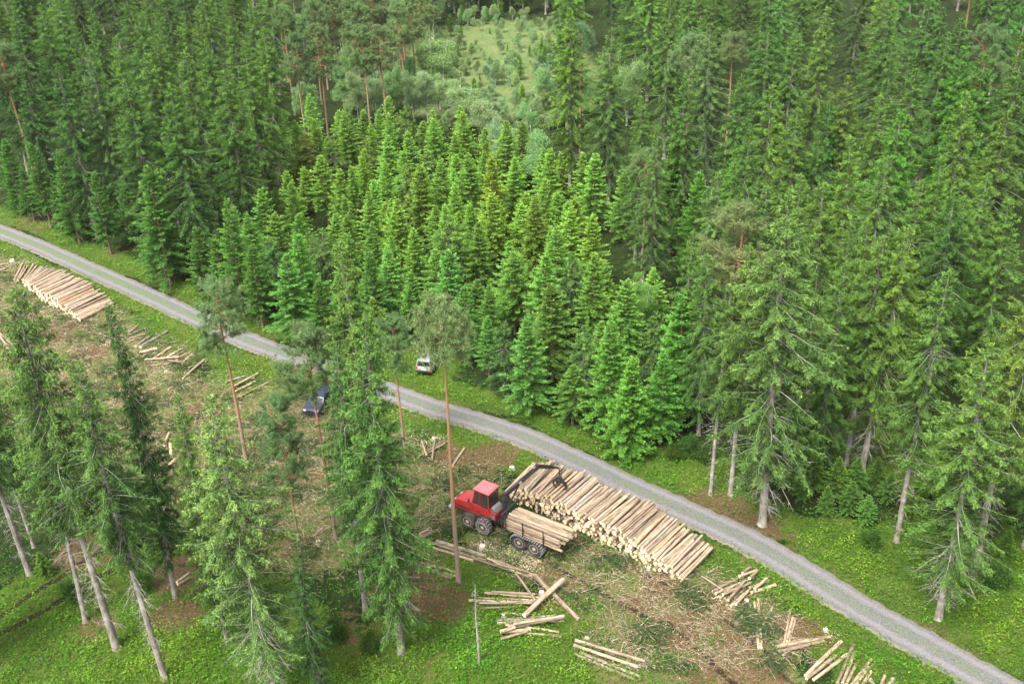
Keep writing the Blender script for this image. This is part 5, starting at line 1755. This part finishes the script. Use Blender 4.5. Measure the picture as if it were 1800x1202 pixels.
fw = bpy.data.objects.new('forwarder', None); COL.objects.link(fw)
FH = math.radians(145)
fw.location = (-.73, 70.84, gz(-.73, 70.84)); fw.rotation_euler = (0, 0, FH)
tag(fw, 'red eight wheeled forwarder with black crane, parked loaded beside the long log stack', 'forwarder')
Rw, Ww = .69, .62
for x in (3.35, 1.78):
    for sd in (1, -1): wheel_parts(fw, x, 1.15 * sd, Rw, Rw, Ww, sd, .41, chain=(x < 2))
for x in (-1.95, -3.45):
    for sd in (1, -1): wheel_parts(fw, x, 1.15 * sd, Rw, Rw, Ww, sd, .41)
# steel tracks over the rear wheel pairs
for sd in (1, -1):
    mb = MB()
    cx = (-1.95 - 3.45) / 2; hl = .75; r = Rw + .055; L = 4 * hl + 2 * math.pi * r; npl = 34
    for i in range(npl):
        s_ = (i + .5) / npl * L
        if s_ < 2 * hl: p = (cx - hl + s_, r); a = math.pi / 2
        elif s_ < 2 * hl + math.pi * r: a = math.pi / 2 - (s_ - 2 * hl) / r; p = (cx + hl + r * math.cos(a), r * math.sin(a))
        elif s_ < 4 * hl + math.pi * r: p = (cx + hl - (s_ - 2 * hl - math.pi * r), -r); a = -math.pi / 2
        else: a = -math.pi / 2 - (s_ - 4 * hl - math.pi * r) / r; p = (cx - hl + r * math.cos(a), r * math.sin(a))
        mt = Matrix.Translation((p[0], 1.15 * sd, Rw + p[1])) @ Matrix.Rotation(-a, 4, 'Y')
        mb.box(-.02, .05, -.38, .38, -.045, .045, M['chain'], .008, mt)
        mb.box(.05, .10, -.36, .36, -.014, .014, M['chain'], 0, mt)
        for sy in (-1, 1):
            mb.box(-.05, .03, sy * .34 - .035, sy * .34 + .035, -.13, .13, M['black'], 0, mt)
    mb.build('track', fw)
# frames
mb = MB()
mb.box(.75, 5.05, -.42, .42, .82, 1.22, M['black'], .03)
mb.box(2.0, 3.15, -.95, .95, .60, .80, M['grey'], .03)
mb.box(.30, .95, -.25, .25, .75, 1.15, M['black'], .04)
mb.build('front_frame', fw)
for sd in (1, -1):
    mb = MB(); mb.beam((1.78, .80 * sd, Rw), (3.35, .80 * sd, Rw), .14, .34, M['grey']); mb.cyl((2.56, .3 * sd, .8), (2.56, .86 * sd, .8), .2, M['grey']); mb.build('bogie', fw)
    mb = MB(); mb.beam((-1.95, .80 * sd, Rw), (-3.45, .80 * sd, Rw), .14, .34, M['grey']); mb.cyl((-2.7, .3 * sd, .8), (-2.7, .86 * sd, .8), .2, M['grey']); mb.build('bogie', fw)
mb = MB()
mb.box(-4.75, .45, -.20, .20, .98, 1.24, M['black'], .03)
mb.build('rear_frame', fw)
# bonnet
mb = MB()
mb.prism([(3.12, 1.28), (3.12, 2.30), (3.5, 2.34), (4.75, 2.12), (5.12, 1.95), (5.22, 1.55), (5.22, 1.22), (4.2, 1.22)], -.86, .86, M['red'], .09)
mb.build('bonnet', fw, True)
mb = MB()
mb.box(3.35, 4.75, .855, .90, 1.50, 1.62, M['black'], .01)
mb.box(3.55, 4.65, .86, .885, 1.72, 1.90, M['red'], .01)
mb.box(3.35, 4.75, -.90, -.855, 1.50, 1.62, M['black'], .01)
mb.build('side_grille', fw)
mb = MB(); mb.box(5.20, 5.27, -.62, .62, 1.30, 1.62, M['black'], .02)
for k in range(5): mb.box(5.26, 5.29, -.58, .58, 1.33 + k * .055, 1.35 + k * .055, M['grey'], 0)
mb.build('front_grille', fw)
for sd in (1, -1):
    mb = MB(); mb.box(5.15, 5.27, .45 * sd - .14, .45 * sd + .14, 1.68, 1.84, M['lamp'], .03); mb.build('headlight', fw)
mb = MB()
mb.prism([(5.25, .88), (5.65, .98), (5.68, 1.16), (5.30, 1.24)], -1.0, 1.0, M['lgrey'], .03)
mb.beam((5.3, .6, 1.05), (4.9, .5, 1.0), .15, .15, M['black']); mb.beam((5.3, -.6, 1.05), (4.9, -.5, 1.0), .15, .15, M['black'])
mb.build('bumper', fw)
mb = MB(); mb.cyl((3.35, -.60, 2.2), (3.35, -.60, 2.95), .06, M['black']); mb.cyl((3.35, -.60, 2.95), (3.28, -.60, 3.05), .06, M['black']); mb.build('exhaust', fw)
mb = MB()
for px_ in (3.18,):
    mb.tube([(px_, .88, 2.35), (px_ + .12, 1.10, 2.55), (px_ + .12, 1.10, 2.75)], .02, M['black']); mb.box(px_ + .10, px_ + .15, 1.0, 1.2, 2.55, 2.9, M['black'], .02)
mb.build('mirror', fw)
# cab
cab = bpy.data.objects.new('cab', None); COL.objects.link(cab); cab.parent = fw
x0, x1, w = 1.42, 3.16, .80
mb = MB()
mb.prism([(x0, 1.30), (x1 + .10, 1.30), (x1 + .10, 2.28), (x1 + .02, 2.36), (x0 + .15, 2.20), (x0, 2.20)], -w, w, M['red'], .04)
mb.box(.85, 1.46, -.70, .70, 1.26, 1.95, M['red'], .07)
mb.box(1.2, 3.5, w - .06, w + .12, 1.12, 1.34, M['black'], .03)
mb.box(1.2, 3.5, -w - .12, -w + .06, 1.12, 1.34, M['black'], .03)
mb.box(2.35, 2.85, w - .01, w + .012, 1.62, 1.72, M['black'], .004)
mb.build('lower_body', cab, True)
def pillar(pa, pb, t=.075):
    mb.beam(pa, pb, t, t, M['red'])
mb = MB()
zt, zb = 3.72, 2.24
for sd in (1, -1):
    pillar((x1 + .02, w * sd * .97, zb), (x1 - .26, .70 * sd, zt))
    pillar((2.38, w * sd * .97, zb - .04), (2.36, .71 * sd, zt))
    pillar((x0 + .06, w * sd * .97, zb - .1), (x0 + .14, .70 * sd, zt))
    pillar((x1 - .26, .70 * sd, zt), (x0 + .14, .70 * sd, zt))
    pillar((x1 + .03, w * sd * .97, zb + .05), (x0 + .06, w * sd * .97, zb - .06), .06)
pillar((x1 - .26, .70, zt), (x1 - .26, -.70, zt)); pillar((x0 + .14, .70, zt), (x0 + .14, -.70, zt))
mb.build('frame', cab)
def pane(name, pts, m=None):
    mb = MB()
    a = [mb.bm.verts.new(p) for p in pts]
    nr = (Vector(pts[1]) - Vector(pts[0])).cross(Vector(pts[2]) - Vector(pts[0])).normalized() * .012
    b = [mb.bm.verts.new(Vector(p) - nr) for p in pts]
    n = len(pts)
    fs = [mb.bm.faces.new(a), mb.bm.faces.new(b[::-1])] + [mb.bm.faces.new((a[i], b[i], b[(i + 1) % n], a[(i + 1) % n])) for i in range(n)]
    bmesh.ops.recalc_face_normals(mb.bm, faces=fs)
    k = mb.mi(m or M['glass'])
    return mb.build(name, cab)
for sd in (1, -1):
    pane('side_window', [(x1 - .02, w * sd * .96, zb + .12), (2.44, w * sd * .96, zb + .06), (2.42, .71 * sd, zt - .05), (x1 - .29, .70 * sd, zt - .05)])
    pane('side_window', [(2.32, w * sd * .96, zb + .04), (x0 + .12, w * sd * .96, zb - .02), (x0 + .18, .70 * sd, zt - .05), (2.30, .71 * sd, zt - .05)])
pane('windscreen', [(x1 + .05, .72, zb + .1), (x1 + .05, -.72, zb + .1), (x1 - .25, -.66, zt - .05), (x1 - .25, .66, zt - .05)])
pane('rear_window', [(x0 + .04, .72, zb), (x0 + .04, -.72, zb), (x0 + .12, -.66, zt - .05), (x0 + .12, .66, zt - .05)])
mb = MB()
mb.box(x0 - .02, x1 - .12, -.78, .78, 3.74, 3.88, M['roof'], .06)
mb.box(x0 + .08, x1 - .24, -.66, .66, 3.87, 3.94, M['roof'], .04)
mb.build('roof', cab, True)
mb = MB()
mb.box(1.9, 2.4, -.26, .26, 2.05, 2.30, M['skin_seat'], .06); mb.box(2.32, 2.46, -.25, .25, 2.25, 3.0, M['skin_seat'], .06)
mb.box(1.75, 2.0, .30, .42, 2.3, 2.45, M['grey'], .03); mb.box(1.75, 2.0, -.42, -.30, 2.3, 2.45, M['grey'], .03)
mb.build('seat', cab)
mb = MB()
for k in range(3): mb.box(1.55 + k * .05, 2.1 + k * .02, .92, 1.18, .78 + k * .26, .81 + k * .26, M['black'], .01)
mb.build('step', fw)
for sd in (1, -1):
    mb = MB()
    mb.box(1.2, 2.35, .82 * sd - .02, .82 * sd + .02 + .45 * (sd > 0) * 0, 1.42, 1.50, M['black'], .01)
    mb.box(.95, 1.45, .70 * sd - .05, .70 * sd + .05, 1.35, 1.75, M['grey'], .03)
    mb.build('mudguard', fw)
mb = MB(); mb.prism([(.88, 1.95), (1.42, 1.95), (1.36, 2.42), (1.10, 2.30)], -.55, .55, M['grey'], .03); mb.build('rear_cowl', fw, True)
mb = MB(); mb.tube([(1.38, .84, 1.5), (1.05, .90, 2.1), (.70, .86, 2.45), (.55, .80, 2.2)], .025, M['black']); mb.tube([(1.38, .84, 2.6), (.9, .9, 2.35)], .02, M['black']); mb.build('guard_rail', fw)
# headgate
mb = MB()
gx_ = -.22
for yy in (-1.30, -.65, 0, .65, 1.30): mb.beam((gx_, yy, 1.2), (gx_ + .04, yy, 2.75), .07, .07, M['black'])
for zz in (1.28, 1.9, 2.75): mb.beam((gx_ + .02, -1.36, zz), (gx_ + .02, 1.36, zz), .10 if zz > 2.7 else .07, .12 if zz > 2.7 else .07, M['black'])
for k in range(9): mb.beam((gx_ + .02, -1.2 + k * .3, 1.28), (gx_ + .02, -1.2 + k * .3, 1.9), .025, .025, M['black'])
mb.build('headgate', fw)
for x in (-.62, -2.35, -4.35):
    mb = MB(); mb.beam((x, -1.36, 1.27), (x, 1.36, 1.27), .16, .14, M['black']); mb.build('bunk', fw)
for x in (-.62, -2.35, -4.35):
    for sd in (1, -1):
        mb = MB(); mb.beam((x, 1.32 * sd, 1.2), (x, 1.36 * sd, 2.85), .10, .10, M['black'], .07, .07); mb.build('stake', fw)
mb = MB()
for sd in (1, -1): mb.box(-4.80, -4.74, .55 * sd - .14, .55 * sd + .14, 1.0, 1.14, M['redlens'], .02)
mb.build('tail_light', fw)


# crane
FM = Matrix.Translation(fw.location) @ Matrix.Rotation(FH, 4, 'Z')
FMi = FM.inverted()
base = FM @ Vector((.42, 0, 1.3))
grab = G(985, 846, 2.75)
tip = None
lo, hi = 3.0, 9.0
for _ in range(40):
    mm = (lo + hi) / 2
    if PXL((grab.x, grab.y, mm))[1] > 822: lo = mm
    else: hi = mm
tip = Vector((grab.x - .12, grab.y, lo))


def on_plane(px, py):
    n = Vector((tip.y - base.y, -(tip.x - base.x), 0)).normalized()
    d = CM @ Vector(((px - 900) / FPX, -(py - 601) / FPX, -1.0))
    o = Vector((0, 0, H))
    t = (base - o).dot(n) / d.dot(n)
    return o + d * t


sh = on_plane(891, 868); el = on_plane(946, 820)
print('CRANE base', base, 'shoulder', sh, 'elbow', el, 'tip', tip, 'grab', grab)
crane = bpy.data.objects.new('crane', None); COL.objects.link(crane); crane.parent = fw; crane.matrix_parent_inverse = FM.inverted()
sh = Vector((base.x + (sh.x - base.x) * .5, base.y + (sh.y - base.y) * .5, sh.z))
mb = MB()
mb.cyl(base + Vector((0, 0, -.1)), base + Vector((0, 0, .35)), .34, M['black'], .30, 18)
mb.cyl(base + Vector((0, 0, .35)), Vector((base.x, base.y, sh.z - .3)), .20, M['black'], .17, 16)
mb.beam(Vector((base.x, base.y, sh.z - .5)), sh, .34, .36, M['black'], .26, .28)
mb.build('pillar', crane)
bd = (el - sh); bl_ = bd.length; bu = bd.normalized()
mb = MB()
mid_ = sh + bd * .42
mb.beam(sh, mid_, .24, .34, M['black'], .24, .36); mb.beam(mid_, el, .24, .36, M['black'], .20, .26)
mb.box(-.14, .14, -.15, .15, -.14, .14, M['lgrey'], .03, Matrix.Translation(sh + bd * .44) @ bu.to_track_quat('X', 'Z').to_matrix().to_4x4())
mb.build('main_boom', crane)
side_ = bu.cross(Vector((0, 0, 1))).normalized()
upb = side_.cross(bu).normalized()
mb = MB()
mb.cyl(Vector((base.x, base.y, base.z + .7)) + bu * .25, sh + bd * .40 - upb * .16, .075, M['black'])
mb.cyl(sh + bd * .30 - upb * .14, sh + bd * .46 - upb * .14, .04, M['chain'])
mb.build('lift_cylinder', crane)
mb = MB()
mb.cyl(sh + bd * .52 + upb * .22, sh + bd * .86 + upb * .24, .065, M['black']); mb.cyl(sh + bd * .86 + upb * .24, el + upb * .22, .035, M['chain'])
mb.beam(el + upb * .26, el - upb * .12, .26, .22, M['black'])
for k in (-1, 1): mb.tube([sh + bd * .45 + side_ * .14 * k, sh + bd * .7 + side_ * .17 * k + upb * .1, el + side_ * .15 * k + upb * .22], .018, M['black'])
mb.build('tilt_cylinder', crane)
jd = tip - el
mb = MB()
mb.beam(el - jd * .12 + Vector((0, 0, .05)), el + jd * .55, .22, .26, M['black'], .20, .22)
mb.beam(el + jd * .50, tip, .15, .17, M['black'], .13, .14)
ju = jd.normalized(); jup = side_.cross(ju).normalized()
mb.cyl(el + jup * .19, el + jd * .62 + jup * .17, .045, M['black'])
mb.tube([el + jup * .12 + side_ * .1, el + jd * .5 + jup * .22 + side_ * .1, tip + jup * .05 + side_ * .06], .016, M['black'])
mb.box(-.10, .10, -.11, .11, -.11, .11, M['grey'], .02, Matrix.Translation(tip) @ ju.to_track_quat('X', 'Z').to_matrix().to_4x4())
mb.build('jib', crane)
mb = MB()
mb.tube([tip + Vector((0, 0, -.02)), tip + Vector((.04, 0, -.35)), Vector((grab.x, grab.y, grab.z + .45))], .05, M['black'], 8)
mb.cyl(Vector((grab.x, grab.y, grab.z + .5)), Vector((grab.x, grab.y, grab.z + .18)), .14, M['black'])
mb.tube([tip + Vector((.08, .08, .05)), tip + Vector((.25, .1, -.25)), Vector((grab.x + .10, grab.y + .05, grab.z + .35))], .018, M['black'])
mb.build('rotator', crane)
ga = math.radians(a2_ + 90)       # claws close across the logs
gd = Vector((math.cos(ga), math.sin(ga), 0)); gs = Vector((-gd.y, gd.x, 0))
mb = MB()
gc = Vector((grab.x, grab.y, grab.z + .12))
mb.beam(gc - gs * .28, gc + gs * .28, .26, .16, M['black'])
mb.build('grapple_head', crane)
for sg in (-1, 1):
    for off in ((-.20, .20) if sg > 0 else (-.07, .07)):
        mb = MB()
        pts = [gc + gs * off + gd * sg * .10, gc + gs * off + gd * sg * .50 - Vector((0, 0, .08)), gc + gs * off + gd * sg * .66 - Vector((0, 0, .38)), gc + gs * off + gd * sg * .52 - Vector((0, 0, .68)), gc + gs * off + gd * sg * .22 - Vector((0, 0, .82))]
        for a, b, wd in zip(pts[:-1], pts[1:], (.20, .17, .14, .09)): mb.beam(a, b, .07, wd, M['black'])
        mb.build('claw', crane)

# load in the bunk: every log a thing
Cl = pack(2.50, lambda u: 1.16 - .34 * abs(u - 1.25) / 1.25, np.clip(rl.lognormal(math.log(.125), .24, 80), .08, .20), seed=12)
lst = []
for u, z, r in Cl:
    yy = 1.25 - u
    xo = rl.uniform(-.10, .08)
    L = rl.uniform(4.9, 5.6) if z < .8 else rl.uniform(4.6, 5.9)
    yw = rl.normal(0, .14) if z > .8 else 0
    p0 = FM @ Vector((-.42 + xo, yy, 1.36 + z)); p1 = FM @ Vector((-.42 + xo - L, yy + yw, 1.36 + z - (.03 if z > .8 else 0)))
    lst.append((yy, z, p0, p1, r))
lst.sort(key=lambda q: (-q[0]))
for k, (yy, z, p0, p1, r) in enumerate(lst):
    log_obj(p0, p1, r, 'o' if rl.random() < .12 else 'a', f"log loaded on the red forwarder, {ordinal(k + 1)} counting across from its left side", 'logs loaded on the forwarder')
print('LOAD', len(lst))


# ------------------------------------------------------------------ cars
def car(loc, heading, body, label, L=4.6, Wd=1.82, Hh=1.75, open_bonnet=False, rails=True):
    e = bpy.data.objects.new('car', None); COL.objects.link(e)
    e.location = (loc[0], loc[1], gz(*loc[:2]) + .02); e.rotation_euler = (0, 0, heading)
    tag(e, label, 'car')
    w = Wd / 2
    mb = MB()
    f = L / 2
    low = [(-f, .42), (-f - .03, .75), (-f + .04, 1.02), (-.0, 1.05), (f * .42, 1.03), (f * .90, .92), (f - .02, .80), (f + .02, .48), (f * .9, .34), (f * .80, .34), (f * .72, .70), (f * .50, .70), (f * .42, .32), (-f * .42, .32), (-f * .50, .70), (-f * .72, .70), (-f * .80, .36)]
    mb.prism(low, -w, w, body, .05)
    mb.build('body', e, True)
    mb = MB()
    mb.prism([(-f + .06, 1.02), (-f + .22, Hh - .06), (-f + .5, Hh), (.25, Hh), (.55, Hh - .08), (f * .46, 1.02)], -w + .03, w - .03, body, .05, .24, 1.02)
    mb.build('cabin', e, True)
    def glass(name, pts):
        mb2 = MB()
        a = [mb2.bm.verts.new(p) for p in pts]
        mb2.bm.faces.new(a); mb2.mi(M['carglass'])
        r = bmesh.ops.solidify(mb2.bm, geom=list(mb2.bm.faces), thickness=.012)
        mb2.build(name, e)
    ins = lambda z: (w - .03) - .24 * (z - 1.02) + .012
    for sd in (1, -1):
        for xa, xb, xc, xd in ((-f + .42, -.98, -.98, -f + .50), (-.90, .02, .02, -.90), (.10, f * .36, .42, .10)):
            zt_ = Hh - .16
            glass('side_window', [(xa - .10 if xa < -1.5 else xa, ins(1.10) * sd, 1.10), (xb, ins(1.10) * sd, 1.10), (xc, ins(zt_) * sd, zt_), (xd, ins(zt_) * sd, zt_)])
    glass('rear_window', [(-f + .065, -w + .18, 1.12), (-f + .065, w - .18, 1.12), (-f + .165, w - .30, Hh - .16), (-f + .165, -w + .30, Hh - .16)])
    sl = lambda z: f * .46 + (.55 - f * .46) * (z - 1.02) / (Hh - .08 - 1.02) + .02
    glass('windscreen', [(sl(1.08), -w + .14, 1.08), (sl(1.08), w - .14, 1.08), (sl(Hh - .14), w - .26, Hh - .14), (sl(Hh - .14), -w + .26, Hh - .14)])
    for sd in (1, -1):
        mb = MB(); mb.box(-f - .05, -f + .02, sd * (w - .12) - .09, sd * (w - .12) + .09, .72, 1.06, M['redlens'], .02); mb.build('tail_light', e)
        mb = MB(); mb.box(f - .16, f + .02, sd * (w - .26) - .16, sd * (w - .26) + .16, .66, .82, M['lamp'], .03); mb.build('headlight', e)
        mb = MB(); mb.box(.62, .82, sd * (w + .12) - .08, sd * (w + .12) + .08, 1.06, 1.22, body, .03); mb.build('wing_mirror', e)
        if rails:
            mb = MB(); mb.tube([(-f + .55, sd * (w - .32), Hh + .0), (-f + .60, sd * (w - .32), Hh + .07), (.15, sd * (w - .32), Hh + .07), (.22, sd * (w - .32), Hh)], .022, M['black']); mb.build('roof_rail', e)
    mb = MB(); mb.box(-f - .09, -f + .05, -w + .06, w - .06, .40, .60, M['black'], .03); mb.build('rear_bumper', e)
    mb = MB(); mb.box(f - .04, f + .08, -w + .06, w - .06, .36, .58, M['black'], .03); mb.build('front_bumper', e)
    mb = MB(); mb.box(-f - .035, -f - .015, -.27, .27, .70, .82, M['lamp'], .004); mb.build('number_plate', e)
    mb = MB(); mb.box(f - .02, f + .035, -.5, .5, .60, .74, M['black'], .01); mb.build('grille', e)
    if open_bonnet:
        mb = MB(); mb.box(0, .98, -w + .10, w - .10, -.02, .02, body, .015, Matrix.Translation((f * .50, 0, 1.04)) @ Matrix.Rotation(-.85, 4, 'Y')); mb.build('bonnet', e)
    for x in (-f * .61, f * .61):
        for sd in (1, -1):
            mb = MB(); mb.lathe([(.21, -.10), (.31, -.115), (.345, -.09), (.345, .09), (.31, .115), (.21, .10)], M['tyre'], 22); t = mb.build('tyre', None, True)
            mb = MB(); mb.lathe([(.215, -.085), (.215, .085)], M['lgrey'], 20); mb.lathe([(.19, .09), (.08, .112)] if sd > 0 else [(.19, -.09), (.08, -.112)], M['lgrey'], 16); r = mb.build('rim', None, True)
            we = bpy.data.objects.new('wheel', None); COL.objects.link(we); we.parent = e; we.location = (x, sd * (w - .11), .345)
            t.parent = we; r.parent = we
    return e


ca = G(737, 652, .3); cb_ = G(759, 656, .3); cf = G(770, 634, .3)
hd = math.atan2(cf.y - cb_.y, cf.x - cb_.x)
mid_r = (ca + cb_) / 2
print('CAR', mid_r, math.degrees(hd), (cb_ - ca).length)
hd = math.radians(76)
car((mid_r.x - .2 + math.cos(hd) * 2.3, mid_r.y + math.sin(hd) * 2.3), hd, M['silver'], 'silver estate car with roof rails, seen from behind, by the young spruces')
pc = G(563, 706, .6)
hd2 = math.radians(252)
car((pc.x, pc.y), hd2, M['navy'], 'dark blue car half hidden behind the tall central spruce', L=4.4, Hh=1.6, rails=True)


# ------------------------------------------------------------------ the air
HAZE = .00004
mh, nh, oh = new_mat('haze')
vol = nh.nodes.new('ShaderNodeVolumePrincipled')
vol.inputs['Color'].default_value = (.92, .96, .95, 1)
vol.inputs['Density'].default_value = HAZE
nh.links.new(vol.outputs[0], oh.inputs['Volume'])
hb = MB()
hb.box(-3200, 3200, -1600, 4200, -2.5, H + 6, mh, 0)
tag(hb.build('haze'), 'thin pale air over the whole forest', None, None, 'stuff')
